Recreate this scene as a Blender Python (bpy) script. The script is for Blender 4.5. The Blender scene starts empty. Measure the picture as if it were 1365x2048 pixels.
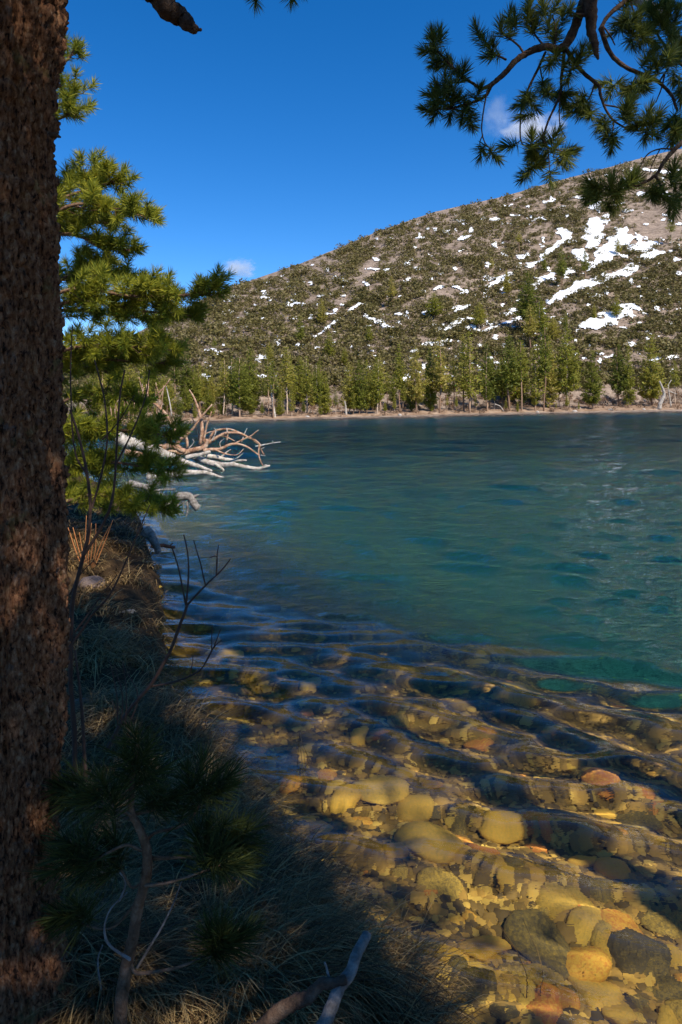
import bpy, math, numpy as np
from mathutils import Vector
R_ = math.radians
rng = np.random.default_rng(7)
sc = bpy.context.scene
col = sc.collection

# ------------------------------------------------------------------ camera
FPX, HY, CX = 1365.0, 806.0, 682.5          # focal length, horizon row and centre column in pixels of the photograph
EYE = np.array([0.0, 0.0, 2.2])             # eye height above the lake
ROLL = R_(0.75)
cd = bpy.data.cameras.new('camera')
cd.lens = 24.0; cd.sensor_width = 36.0; cd.sensor_fit = 'AUTO'
cd.shift_y = -(1024.0 - HY) / 2048.0
cd.clip_start = 0.05; cd.clip_end = 12000
cam = bpy.data.objects.new('camera', cd); col.objects.link(cam)
cam.location = EYE
cam.rotation_mode = 'YXZ'
from mathutils import Matrix
cam.matrix_world = Matrix.Translation(Vector(EYE)) @ Matrix.Rotation(ROLL, 4, 'Y') @ Matrix.Rotation(R_(90), 4, 'X')
sc.camera = cam

# ------------------------------------------------------------------ sky, sun, exposure
SUN_EL, SUN_AZ = R_(48), R_(145)            # azimuth clockwise from +Y: behind the camera, to the right
w = bpy.data.worlds.new('World'); sc.world = w; w.use_nodes = True
nt = w.node_tree; nt.nodes.clear()
sky = nt.nodes.new('ShaderNodeTexSky'); sky.sky_type = 'NISHITA'; sky.sun_disc = False
sky.sun_elevation = SUN_EL; sky.sun_rotation = SUN_AZ
sky.altitude = 2400; sky.air_density = 1.0; sky.dust_density = 0.3; sky.ozone_density = 3.0
hs = nt.nodes.new('ShaderNodeHueSaturation'); hs.inputs['Saturation'].default_value = 1.36; hs.inputs['Hue'].default_value = 0.505; hs.inputs['Value'].default_value = 1.0
bg = nt.nodes.new('ShaderNodeBackground'); bg.inputs['Strength'].default_value = 0.14
wo = nt.nodes.new('ShaderNodeOutputWorld')
nt.links.new(sky.outputs[0], hs.inputs['Color']); nt.links.new(hs.outputs[0], bg.inputs[0]); nt.links.new(bg.outputs[0], wo.inputs[0])
sl = bpy.data.lights.new('sun', 'SUN'); sl.energy = 5.0; sl.angle = R_(0.5); sl.color = (1.0, 0.93, 0.82)
try: sl.cycles.is_caustics_light = True
except Exception: pass
sun = bpy.data.objects.new('sun', sl); col.objects.link(sun)
SUN = np.array([math.cos(SUN_EL) * math.sin(SUN_AZ), math.cos(SUN_EL) * math.cos(SUN_AZ), math.sin(SUN_EL)])
sun.rotation_euler = Vector(SUN).to_track_quat('Z', 'Y').to_euler()
sun.location = (20, -20, 40)
sc.view_settings.view_transform = 'Standard'; sc.view_settings.look = 'None'
sc.view_settings.gamma = 1; sc.view_settings.exposure = 0.45; sc.view_settings.use_curve_mapping = False
sc.cycles.max_bounces = 12; sc.cycles.volume_bounces = 4; sc.cycles.diffuse_bounces = 3; sc.cycles.glossy_bounces = 3
sc.cycles.transmission_bounces = 6; sc.cycles.transparent_max_bounces = 8; sc.cycles.sample_clamp_indirect = 6.0

# ------------------------------------------------------------------ helpers: pixels to places
def ray(px, py):
    xc = (np.asarray(px, float) - CX) / FPX; yc = (HY - np.asarray(py, float)) / FPX
    c, s = math.cos(ROLL), math.sin(ROLL)
    return xc * c + yc * s, yc * c - xc * s            # per metre of depth
def W(px, py, d):
    x, z = ray(px, py); return np.array([x * d, d, EYE[2] + z * d])
def G(px, py, z=0.0):
    x, t = ray(px, py); d = (z - EYE[2]) / t; return np.array([x * d, d, z])
def proj(P):
    P = np.asarray(P, float) - EYE
    c, s = math.cos(ROLL), math.sin(ROLL)
    x = P[..., 0] / P[..., 1]; z = P[..., 2] / P[..., 1]
    return CX + FPX * (x * c - z * s), HY - FPX * (x * s + z * c)

# ------------------------------------------------------------------ helpers: noise
def _hash(ix, iy, seed):
    h = (ix.astype(np.int64) * 374761393 + iy.astype(np.int64) * 668265263 + seed * 1442695041) & 0xffffffff
    h = ((h ^ (h >> 13)) * 1274126177) & 0xffffffff
    return ((h ^ (h >> 16)) & 0xffff) / 65535.0
def vnoise(x, y, seed=0):
    ix, iy = np.floor(x), np.floor(y); fx, fy = x - ix, y - iy
    fx = fx * fx * (3 - 2 * fx); fy = fy * fy * (3 - 2 * fy)
    a, b = _hash(ix, iy, seed), _hash(ix + 1, iy, seed); c, d = _hash(ix, iy + 1, seed), _hash(ix + 1, iy + 1, seed)
    return (a * (1 - fx) + b * fx) * (1 - fy) + (c * (1 - fx) + d * fx) * fy
def fbm(x, y, seed=0, oct=4):
    v, a, t = 0, 1.0, 0
    for o in range(oct):
        v = v + a * vnoise(x * 2 ** o, y * 2 ** o, seed + o * 17); t += a; a *= 0.5
    return v / t
def unit(v): return v / np.maximum(np.linalg.norm(v, axis=-1, keepdims=True), 1e-9)

# ------------------------------------------------------------------ helpers: meshes
class MB:
    def __init__(s): s.v, s.q, s.t, s.n = [], [], [], 0
    def add(s, v, q=None, t=None):
        v = np.asarray(v, np.float32).reshape(-1, 3)
        if q is not None and len(q): s.q.append(np.asarray(q, np.int64).reshape(-1, 4) + s.n)
        if t is not None and len(t): s.t.append(np.asarray(t, np.int64).reshape(-1, 3) + s.n)
        s.v.append(v); s.n += len(v)
    def mesh(s, name, mat, smooth=True):
        me = bpy.data.meshes.new(name)
        v = np.concatenate(s.v) if s.v else np.zeros((0, 3), np.float32)
        q = np.concatenate(s.q) if s.q else np.zeros((0, 4), np.int64)
        t = np.concatenate(s.t) if s.t else np.zeros((0, 3), np.int64)
        me.vertices.add(len(v)); me.vertices.foreach_set('co', v.ravel())
        me.loops.add(q.size + t.size); me.loops.foreach_set('vertex_index', np.concatenate([q.ravel(), t.ravel()]).astype(np.int32))
        st = np.concatenate([np.arange(len(q)) * 4, q.size + np.arange(len(t)) * 3]).astype(np.int32)
        me.polygons.add(len(st)); me.polygons.foreach_set('loop_start', st)
        try: me.polygons.foreach_set('loop_total', np.concatenate([np.full(len(q), 4), np.full(len(t), 3)]).astype(np.int32))
        except Exception: pass
        me.polygons.foreach_set('use_smooth', np.full(len(st), smooth))
        me.update(calc_edges=True)
        if mat: me.materials.append(mat)
        return me
    def obj(s, name, mat, parent=None, smooth=True): return link(name, s.mesh(name, mat, smooth), parent)
def link(name, me, parent=None, loc=None):
    o = bpy.data.objects.new(name, me); col.objects.link(o)
    if parent is not None: o.parent = parent
    if loc is not None: o.location = [float(a) for a in loc]
    return o
def tag(o, label=None, cat=None, group=None, kind=None):
    if label: o['label'] = label
    if cat: o['category'] = cat
    if group: o['group'] = group
    if kind: o['kind'] = kind
    return o
def thing(name, label, cat, loc=(0, 0, 0), group=None):
    return tag(link(name, None, None, loc), label, cat, group)
def smooth_path(pts, n):
    """Catmull-Rom through rows of pts (any width), n samples per span."""
    p = np.asarray(pts, float); p = np.vstack([2 * p[0] - p[1], p, 2 * p[-1] - p[-2]])
    out = []
    for i in range(1, len(p) - 2):
        for t in np.linspace(0, 1, n, endpoint=False):
            a, b, c, d = p[i - 1], p[i], p[i + 1], p[i + 2]
            out.append(0.5 * (2 * b + (c - a) * t + (2 * a - 5 * b + 4 * c - d) * t * t + (3 * b - a - 3 * c + d) * t ** 3))
    out.append(p[-2]); return np.array(out)
def tube(mb, pts, rad, n=8, rough=0.0, off=None, blunt=False):
    """A tapered tube through pts (k,3) with radii rad (k,); rough wobbles the rings."""
    pts = np.asarray(pts, float); rad = np.broadcast_to(np.asarray(rad, float), (len(pts),)).copy()
    if off is not None: pts = pts - off
    tan = unit(np.gradient(pts, axis=0))
    ref = np.array([0, 0, 1.0]) if abs(tan[0, 2]) < 0.9 else np.array([1.0, 0, 0])
    u = unit(np.cross(tan[0], ref)); rings = []
    ang = np.arange(n) / n * 2 * math.pi
    for i in range(len(pts)):
        u = u - tan[i] * (u @ tan[i]); u = u / max(np.linalg.norm(u), 1e-9); b = np.cross(tan[i], u)
        r = rad[i] * (1 + rough * (rng.random(n) - 0.5) * 2) if rough else np.full(n, rad[i])
        rings.append(pts[i] + (np.cos(ang) * r)[:, None] * u + (np.sin(ang) * r)[:, None] * b)
    for e, k in ((0, 0), (-1, -1)):
        f = 0.25 if blunt else 0.05
        rr = pts[e] + (rings[e] - pts[e]) * f + (tan[e] * rad[e] * (0.25 if blunt else 0.8) * (1 if e else -1))
        rings = [rr] + rings if e == 0 else rings + [rr]
    k = len(rings); v = np.concatenate(rings)
    i = np.arange(k - 1)[:, None] * n; j = np.arange(n)[None]; j2 = (j + 1) % n
    q = np.stack([i + j, i + j2, i + n + j2, i + n + j], -1).reshape(-1, 4)
    mb.add(v, q)
    mb.add(np.vstack([rings[0], rings[0].mean(0)]), None, [[(a + 1) % n, a, n] for a in range(n)])
    mb.add(np.vstack([rings[-1], rings[-1].mean(0)]), None, [[a, (a + 1) % n, n] for a in range(n)])
def grid_faces(nx, ny):
    i = np.arange(ny - 1)[:, None] * nx; j = np.arange(nx - 1)[None]
    return np.stack([i + j, i + j + 1, i + nx + j + 1, i + nx + j], -1).reshape(-1, 4)
def needles(mb, P, A, n, L, ln, wd, spread=(30, 80)):
    """Tufts of needles: P (k,3) shoot starts, A (k,3) shoot directions; n needles each, single thin triangles."""
    P = np.asarray(P, float).reshape(-1, 3); A = unit(np.asarray(A, float).reshape(-1, 3)); k = len(P)
    if k == 0: return
    P = np.repeat(P, n, 0); A = np.repeat(A, n, 0); m = len(P)
    t = rng.random((m, 1)); r = unit(np.cross(A, rng.normal(size=(m, 3))))
    th = np.radians(spread[1] + (spread[0] - spread[1]) * t + rng.normal(0, 10, (m, 1)))
    D = A * np.cos(th) + r * np.sin(th); D[:, 2] += 0.08
    l = ln * (0.75 + 0.4 * rng.random((m, 1)))
    B = P + A * t * L
    S = unit(np.cross(D, rng.normal(size=(m, 3)))) * wd
    v = np.stack([B - S, B + S, B + D * l * 0.6 + S * 0.8, B + D * l - np.array([0, 0, 1]) * l * 0.05], 1).reshape(-1, 3)
    i = np.arange(m)[:, None] * 4
    mb.add(v, np.concatenate([i, i + 1, i + 2, i + 3], 1))

# ------------------------------------------------------------------ materials
def mat(name):
    m = bpy.data.materials.new(name); m.use_nodes = True; m.node_tree.nodes.clear()
    N = m.node_tree.nodes; Lk = m.node_tree.links
    out = N.new('ShaderNodeOutputMaterial'); return m, N, Lk, out
def ramp(N, stops):
    r = N.new('ShaderNodeValToRGB'); e = r.color_ramp.elements
    while len(e) < len(stops): e.new(0.5)
    for k, (p, c) in enumerate(stops): e[k].position = p; e[k].color = (*c, 1)
    return r
def noise(N, Lk, scale, detail=4, rough=0.6, coord='Object', stretch=None):
    tc = N.new('ShaderNodeTexCoord'); no = N.new('ShaderNodeTexNoise')
    no.inputs['Scale'].default_value = scale; no.inputs['Detail'].default_value = detail; no.inputs['Roughness'].default_value = rough
    if stretch:
        mp = N.new('ShaderNodeMapping'); mp.inputs['Scale'].default_value = stretch
        Lk.new(tc.outputs[coord], mp.inputs[0]); Lk.new(mp.outputs[0], no.inputs[0])
    else: Lk.new(tc.outputs[coord], no.inputs[0])
    return no
def simple(name, stops, scale, rough=0.85, bump=0.0, bscale=None, stretch=None, detail=5, src='noise', coord='Object', spec=0.3, dist=0.02):
    m, N, Lk, out = mat(name)
    p = N.new('ShaderNodeBsdfPrincipled'); p.inputs['Roughness'].default_value = rough
    p.inputs['Specular IOR Level'].default_value = spec
    no = noise(N, Lk, scale, detail, 0.65, coord, stretch); r = ramp(N, stops)
    if src == 'noise': Lk.new(no.outputs[0], r.inputs[0])
    elif src == 'object':
        oi = N.new('ShaderNodeObjectInfo'); mx = N.new('ShaderNodeMath'); mx.operation = 'MULTIPLY_ADD'
        sb = N.new('ShaderNodeMath'); sb.operation = 'SUBTRACT'; sb.inputs[1].default_value = 0.5
        Lk.new(no.outputs[0], sb.inputs[0]); Lk.new(sb.outputs[0], mx.inputs[0]); mx.inputs[1].default_value = 0.9
        Lk.new(oi.outputs['Random'], mx.inputs[2]); Lk.new(mx.outputs[0], r.inputs[0])
    elif src == 'island':
        g = N.new('ShaderNodeNewGeometry'); Lk.new(g.outputs['Random Per Island'], r.inputs[0])
    Lk.new(r.outputs[0], p.inputs['Base Color'])
    if bump:
        b = N.new('ShaderNodeBump'); b.inputs['Strength'].default_value = bump; b.inputs['Distance'].default_value = dist
        n2 = noise(N, Lk, bscale or scale * 4, 6, 0.7, coord, stretch); Lk.new(n2.outputs[0], b.inputs['Height']); Lk.new(b.outputs[0], p.inputs['Normal'])
    Lk.new(p.outputs[0], out.inputs[0]); return m
def foliage(name, stops, trans=0.35, scale=1.5, rough=0.6, src='island'):
    m, N, Lk, out = mat(name)
    p = N.new('ShaderNodeBsdfPrincipled'); p.inputs['Roughness'].default_value = rough; p.inputs['Specular IOR Level'].default_value = 0.25
    r = ramp(N, stops)
    if src == 'island':
        g = N.new('ShaderNodeNewGeometry'); no = noise(N, Lk, scale, 2, 0.5)
        a = N.new('ShaderNodeMath'); a.operation = 'MULTIPLY_ADD'; a.inputs[1].default_value = 0.5
        b = N.new('ShaderNodeMath'); b.operation = 'MULTIPLY'; b.inputs[1].default_value = 0.5
        Lk.new(no.outputs[0], b.inputs[0]); Lk.new(g.outputs['Random Per Island'], a.inputs[0]); Lk.new(b.outputs[0], a.inputs[2]); Lk.new(a.outputs[0], r.inputs[0])
    else:
        oi = N.new('ShaderNodeObjectInfo'); g = N.new('ShaderNodeNewGeometry')
        a = N.new('ShaderNodeMath'); a.operation = 'MULTIPLY_ADD'; a.inputs[1].default_value = 0.35
        b = N.new('ShaderNodeMath'); b.operation = 'MULTIPLY'; b.inputs[1].default_value = 0.65
        Lk.new(oi.outputs['Random'], b.inputs[0]); Lk.new(g.outputs['Random Per Island'], a.inputs[0]); Lk.new(b.outputs[0], a.inputs[2]); Lk.new(a.outputs[0], r.inputs[0])
    Lk.new(r.outputs[0], p.inputs['Base Color'])
    t = N.new('ShaderNodeBsdfTranslucent'); Lk.new(r.outputs[0], t.inputs[0])
    mx = N.new('ShaderNodeMixShader'); mx.inputs[0].default_value = trans
    Lk.new(p.outputs[0], mx.inputs[1]); Lk.new(t.outputs[0], mx.inputs[2]); Lk.new(mx.outputs[0], out.inputs[0]); return m

M = {}
M['needle'] = foliage('pine_needle_green', [(0.1, (0.06, 0.095, 0.015)), (0.5, (0.22, 0.235, 0.02)), (0.9, (0.50, 0.43, 0.035))], 0.36, 1.2)
M['needle_near'] = foliage('pine_needle_dark', [(0.1, (0.035, 0.065, 0.02)), (0.5, (0.13, 0.155, 0.026)), (0.9, (0.30, 0.29, 0.045))], 0.42, 3)
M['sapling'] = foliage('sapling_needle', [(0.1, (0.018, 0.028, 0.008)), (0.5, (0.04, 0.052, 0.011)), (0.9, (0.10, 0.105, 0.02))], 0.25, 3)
M['conifer'] = foliage('conifer_crown', [(0.05, (0.09, 0.115, 0.018)), (0.4, (0.22, 0.225, 0.03)), (0.7, (0.34, 0.31, 0.045)), (1.0, (0.46, 0.35, 0.11))], 0.48, 0.5, src='object')
M['shrub'] = foliage('hill_shrub', [(0.0, (0.085, 0.075, 0.022)), (0.35, (0.145, 0.12, 0.032)), (0.65, (0.18, 0.145, 0.05)), (0.85, (0.22, 0.17, 0.11)), (1.0, (0.27, 0.21, 0.16))], 0.25, 0.5, src='object')
M['shrub_cover'] = foliage('hill_shrub_cover', [(0.15, (0.085, 0.077, 0.022)), (0.45, (0.15, 0.125, 0.036)), (0.65, (0.185, 0.145, 0.055)), (0.9, (0.26, 0.20, 0.14))], 0.25, 0.09)
M['willow'] = foliage('bare_thicket', [(0.0, (0.16, 0.09, 0.05)), (0.5, (0.24, 0.15, 0.09)), (1.0, (0.30, 0.22, 0.15))], 0.1, 0.5)
M['bark'] = simple('pine_bark', [(0.38, (0.025, 0.013, 0.008)), (0.46, (0.20, 0.085, 0.042)), (0.56, (0.33, 0.16, 0.08)), (0.68, (0.44, 0.29, 0.175))], 85, 0.95, 1.0, 130, (1, 1, 0.36), 8, spec=0.15, dist=0.02)
def lichen(m, cols, scale, lo, hi):
    N, Lk = m.node_tree.nodes, m.node_tree.links; p = next(n for n in N if n.type == 'BSDF_PRINCIPLED'); src = p.inputs['Base Color'].links[0].from_socket
    n1 = noise(N, Lk, scale, 6, 0.7); mr = N.new('ShaderNodeMapRange'); mr.inputs[1].default_value = lo; mr.inputs[2].default_value = hi; mr.inputs[4].default_value = 0.8; Lk.new(n1.outputs[0], mr.inputs[0])
    mx = N.new('ShaderNodeMix'); mx.data_type = 'RGBA'; Lk.new(mr.outputs[0], mx.inputs[0]); Lk.new(src, mx.inputs[6]); mx.inputs[7].default_value = (*cols, 1); Lk.new(mx.outputs[2], p.inputs['Base Color'])
lichen(M['bark'], (0.24, 0.19, 0.075), 7, 0.60, 0.70); lichen(M['bark'], (0.20, 0.17, 0.15), 16, 0.60, 0.70)
M['branch_bark'] = simple('branch_bark', [(0.3, (0.07, 0.038, 0.022)), (0.5, (0.16, 0.09, 0.052)), (0.7, (0.27, 0.17, 0.11))], 30, 0.9, 0.6, 60, spec=0.2)
M['dead_limb'] = simple('dead_limb', [(0.3, (0.04, 0.025, 0.018)), (0.5, (0.11, 0.065, 0.042)), (0.7, (0.17, 0.115, 0.08))], 25, 0.9, 0.8, 60, (1, 1, 1), spec=0.2)
M['far_trunk'] = simple('far_trunk', [(0.3, (0.22, 0.13, 0.08)), (0.6, (0.40, 0.26, 0.17)), (0.8, (0.48, 0.36, 0.26))], 1.5, 0.9, src='object')
M['grey_wood'] = simple('silvery_wood', [(0.32, (0.14, 0.11, 0.085)), (0.45, (0.33, 0.28, 0.23)), (0.6, (0.52, 0.46, 0.395))], 6.0, 0.85, 0.9, 25, (1, 1, 1), spec=0.25, dist=0.03)
M['brown_wood'] = simple('weathered_brown_wood', [(0.32, (0.15, 0.07, 0.038)), (0.47, (0.36, 0.20, 0.12)), (0.65, (0.54, 0.38, 0.27))], 6, 0.9, 0.9, 25, spec=0.2, dist=0.03)
M['drift_near'] = simple('driftwood_grey', [(0.3, (0.07, 0.058, 0.05)), (0.5, (0.20, 0.175, 0.155)), (0.7, (0.32, 0.285, 0.255))], 22, 0.85, 0.7, 40, (1, 1, 1), spec=0.2)
M['twig'] = simple('dark_twig', [(0.3, (0.045, 0.025, 0.018)), (0.7, (0.10, 0.055, 0.038))], 20, 0.8)
M['red_twig'] = simple('orange_twig', [(0.3, (0.32, 0.10, 0.03)), (0.7, (0.48, 0.20, 0.06))], 20, 0.7)
M['dry_grass'] = foliage('dry_grass', [(0.1, (0.035, 0.018, 0.007)), (0.4, (0.11, 0.062, 0.022)), (0.66, (0.33, 0.215, 0.085)), (0.8, (0.50, 0.35, 0.15)), (0.9, (0.11, 0.11, 0.018)), (1.0, (0.09, 0.12, 0.015))], 0.25, 2.0)
M['snow'] = simple('old_snow', [(0.3, (0.80, 0.82, 0.86)), (0.7, (0.90, 0.91, 0.93))], 0.3, 0.6)
M['stone'] = simple('lake_stone', [(0.0, (0.09, 0.07, 0.028)), (0.2, (0.19, 0.135, 0.032)), (0.45, (0.46, 0.30, 0.045)), (0.75, (0.62, 0.36, 0.045)), (1.0, (0.48, 0.17, 0.03))], 9, 0.85, 0.35, 40, src='object', spec=0.2, dist=0.01)
M['bank_rock'] = simple('bank_rock', [(0.3, (0.08, 0.055, 0.045)), (0.55, (0.19, 0.135, 0.11)), (0.75, (0.30, 0.24, 0.205))], 12, 0.9, 0.5, 40)
M['pale_rock'] = simple('shore_rock', [(0.3, (0.28, 0.24, 0.21)), (0.7, (0.46, 0.42, 0.38))], 2, 0.9, 0.5, 8)

def mat_ground():
    m, N, Lk, out = mat('bank_and_lake_bed')
    p = N.new('ShaderNodeBsdfPrincipled'); p.inputs['Roughness'].default_value = 0.95; p.inputs['Specular IOR Level'].default_value = 0.1
    tc = N.new('ShaderNodeTexCoord'); sx = N.new('ShaderNodeSeparateXYZ'); Lk.new(tc.outputs['Object'], sx.inputs[0])
    soil = ramp(N, [(0.3, (0.022, 0.013, 0.007)), (0.55, (0.06, 0.036, 0.017)), (0.75, (0.13, 0.08, 0.035))])
    n1 = noise(N, Lk, 9, 8, 0.7); Lk.new(n1.outputs[0], soil.inputs[0])
    bed = ramp(N, [(0.3, (0.07, 0.042, 0.010)), (0.5, (0.19, 0.115, 0.022)), (0.7, (0.34, 0.22, 0.04))])
    n2 = noise(N, Lk, 5, 9, 0.75); Lk.new(n2.outputs[0], bed.inputs[0])
    deep_bed = ramp(N, [(0.38, (0.07, 0.062, 0.028)), (0.52, (0.19, 0.165, 0.075)), (0.68, (0.32, 0.27, 0.13))]); Lk.new(n2.outputs[0], deep_bed.inputs[0])
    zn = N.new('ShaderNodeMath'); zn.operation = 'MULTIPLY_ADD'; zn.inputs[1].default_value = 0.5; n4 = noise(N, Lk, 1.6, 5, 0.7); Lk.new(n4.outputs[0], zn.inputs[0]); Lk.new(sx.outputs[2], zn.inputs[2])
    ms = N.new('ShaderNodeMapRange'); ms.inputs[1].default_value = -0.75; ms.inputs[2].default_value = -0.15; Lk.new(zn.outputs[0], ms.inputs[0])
    bx = N.new('ShaderNodeMix'); bx.data_type = 'RGBA'; Lk.new(ms.outputs[0], bx.inputs[0]); Lk.new(deep_bed.outputs[0], bx.inputs[6]); Lk.new(bed.outputs[0], bx.inputs[7])  # bed colour shifts from gold to a duller olive with depth
    mr = N.new('ShaderNodeMapRange'); mr.inputs[1].default_value = -0.08; mr.inputs[2].default_value = 0.02
    Lk.new(sx.outputs[2], mr.inputs[0])
    mx = N.new('ShaderNodeMix'); mx.data_type = 'RGBA'; Lk.new(mr.outputs[0], mx.inputs[0]); Lk.new(bx.outputs[2], mx.inputs[6]); Lk.new(soil.outputs[0], mx.inputs[7])
    Lk.new(mx.outputs[2], p.inputs['Base Color'])
    b = N.new('ShaderNodeBump'); b.inputs['Strength'].default_value = 0.6; b.inputs['Distance'].default_value = 0.03
    n3 = noise(N, Lk, 25, 6, 0.7); Lk.new(n3.outputs[0], b.inputs['Height']); Lk.new(b.outputs[0], p.inputs['Normal'])
    Lk.new(p.outputs[0], out.inputs[0]); return m
def mat_hill():
    m, N, Lk, out = mat('hillside_gravel')
    p = N.new('ShaderNodeBsdfPrincipled'); p.inputs['Roughness'].default_value = 0.95; p.inputs['Specular IOR Level'].default_value = 0.1
    a = ramp(N, [(0.3, (0.25, 0.185, 0.14)), (0.5, (0.35, 0.27, 0.21)), (0.65, (0.46, 0.35, 0.27)), (0.8, (0.52, 0.43, 0.35))])
    n1 = noise(N, Lk, 0.06, 10, 0.75); Lk.new(n1.outputs[0], a.inputs[0])
    b2 = ramp(N, [(0.35, (0.13, 0.105, 0.085)), (0.6, (1, 1, 1))])
    n2 = noise(N, Lk, 0.55, 8, 0.85); Lk.new(n2.outputs[0], b2.inputs[0])
    mx = N.new('ShaderNodeMix'); mx.data_type = 'RGBA'; mx.blend_type = 'MULTIPLY'; mx.inputs[0].default_value = 0.85
    Lk.new(a.outputs[0], mx.inputs[6]); Lk.new(b2.outputs[0], mx.inputs[7]); Lk.new(mx.outputs[2], p.inputs['Base Color'])
    b = N.new('ShaderNodeBump'); b.inputs['Strength'].default_value = 0.8; b.inputs['Distance'].default_value = 0.8
    n3 = noise(N, Lk, 0.7, 8, 0.75); Lk.new(n3.outputs[0], b.inputs['Height']); Lk.new(b.outputs[0], p.inputs['Normal'])
    Lk.new(p.outputs[0], out.inputs[0]); return m
def mat_water(name, dist):
    m, N, Lk, out = mat(name)
    g = N.new('ShaderNodeBsdfGlass'); g.inputs['Roughness'].default_value = 0.0; g.inputs['IOR'].default_value = 1.333
    b = N.new('ShaderNodeBump'); b.inputs['Strength'].default_value = 1.0; b.inputs['Distance'].default_value = dist
    n1 = noise(N, Lk, 8.0, 4, 0.6, stretch=(0.5, 1, 1)); Lk.new(n1.outputs[0], b.inputs['Height']); Lk.new(b.outputs[0], g.inputs['Normal'])
    if dist > 0.02:                          # the chop far out is smaller than can be drawn: it acts as roughness
        gm = N.new('ShaderNodeNewGeometry'); sp = N.new('ShaderNodeSeparateXYZ'); Lk.new(gm.outputs['Position'], sp.inputs[0])
        mr = N.new('ShaderNodeMapRange'); mr.inputs[1].default_value = 8; mr.inputs[2].default_value = 40; mr.inputs[3].default_value = 0.0; mr.inputs[4].default_value = 0.10; Lk.new(sp.outputs[1], mr.inputs[0]); Lk.new(mr.outputs[0], g.inputs['Roughness'])
        mi = N.new('ShaderNodeMapRange'); mi.inputs[1].default_value = 9; mi.inputs[2].default_value = 35; mi.inputs[3].default_value = 1.333; mi.inputs[4].default_value = 1.08; Lk.new(sp.outputs[1], mi.inputs[0]); Lk.new(mi.outputs[0], g.inputs['IOR'])
        b2 = N.new('ShaderNodeBump'); md = N.new('ShaderNodeMapRange'); md.inputs[1].default_value = 6; md.inputs[2].default_value = 30; md.inputs[3].default_value = 0.03; md.inputs[4].default_value = 0.5; Lk.new(sp.outputs[1], md.inputs[0]); Lk.new(md.outputs[0], b2.inputs['Distance']); n5 = noise(N, Lk, 1.1, 4, 0.6, stretch=(0.55, 1, 1)); Lk.new(n5.outputs[0], b2.inputs['Height']); Lk.new(b.outputs[0], b2.inputs['Normal']); Lk.new(b2.outputs[0], g.inputs['Normal'])
    Lk.new(g.outputs[0], out.inputs['Surface']); return m
M['ground'] = mat_ground(); M['hill'] = mat_hill(); M['water'] = mat_water('clear_lake_water', 0.006); M['open_water'] = mat_water('open_lake_water', 0.08)
m, N, Lk, out = mat('deep_water_tint'); v = N.new('ShaderNodeVolumeAbsorption'); v.inputs['Color'].default_value = (0.03, 0.765, 0.91, 1); v.inputs['Density'].default_value = 0.37
Lk.new(v.outputs[0], out.inputs['Volume']); M['deep'] = m

# ------------------------------------------------------------------ shoreline of the near bank
shore_px = [(905, 2048), (893, 1960), (872, 1880), (840, 1815), (745, 1768), (705, 1700), (625, 1655), (602, 1600), (560, 1545), (490, 1480),
            (430, 1410), (380, 1345), (338, 1300), (318, 1268), (326, 1150), (306, 1085), (292, 1030), (270, 985)]
near_shore = [(60, -3.0), (20, -0.8), (8, 0.3), (4, 0.75), (2.2, 1.05), (1.3, 1.4), (0.75, 1.9)] + [tuple(G(p[0], p[1], 0.44)[:2]) for p in shore_px]
near_shore += [(-8.6, 22), (-13, 30), (-19, 42), (-26, 56), (-34, 72), (-60, 90), (-200, 110)]
LAND = np.array(near_shore + [(-200, -120), (60, -120)])
def sdist(x, y):
    """Signed distance to the near shoreline: positive on land."""
    x = np.asarray(x, float); y = np.asarray(y, float); best = np.full(x.shape, 1e9); inside = np.zeros(x.shape, bool)
    n = len(LAND)
    for i in range(n):
        a, b = LAND[i], LAND[(i + 1) % n]; d = b - a
        t = np.clip(((x - a[0]) * d[0] + (y - a[1]) * d[1]) / (d @ d), 0, 1)
        best = np.minimum(best, np.hypot(x - a[0] - t * d[0], y - a[1] - t * d[1]))
        c = ((a[1] > y) != (b[1] > y)); inside ^= c & (x < (b[0] - a[0]) * (y - a[1]) / (b[1] - a[1] + 1e-12) + a[0])
    return np.where(inside, best, -best)
def bank_h(x, y):
    s = sdist(x, y) + (fbm(x * 1.7, y * 1.7, 3, 3) - 0.5) * 0.22
    land = 0.34 * (1 - np.exp(-np.maximum(s, 0) / 0.10)) + 0.085 * np.minimum(np.maximum(s, 0), 6) + (fbm(x * 2.3, y * 2.3, 5, 4) - 0.5) * 0.30 * np.clip(s / 0.5, 0, 1)
    o = np.maximum(-s, 0)
    steep = 1 + 3.0 * np.clip((y - 5.5) / 4.5, 0, 1)
    bed = -steep * (0.22 * (1 - np.exp(-o / 0.15)) + 0.085 * np.minimum(o, 3.0) + 0.26 * np.clip(o - 3.0, 0, 12) + 0.1 * np.clip(o - 12, 0, 20)) + (fbm(x * 1.3, y * 1.3, 9, 4) - 0.5) * 0.12 * np.clip(o, 0, 1)
    return np.where(s > 0, land, np.maximum(bed, -2.9 + 0.1 * np.clip(bed + 2.9, -4, 0)))

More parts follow.
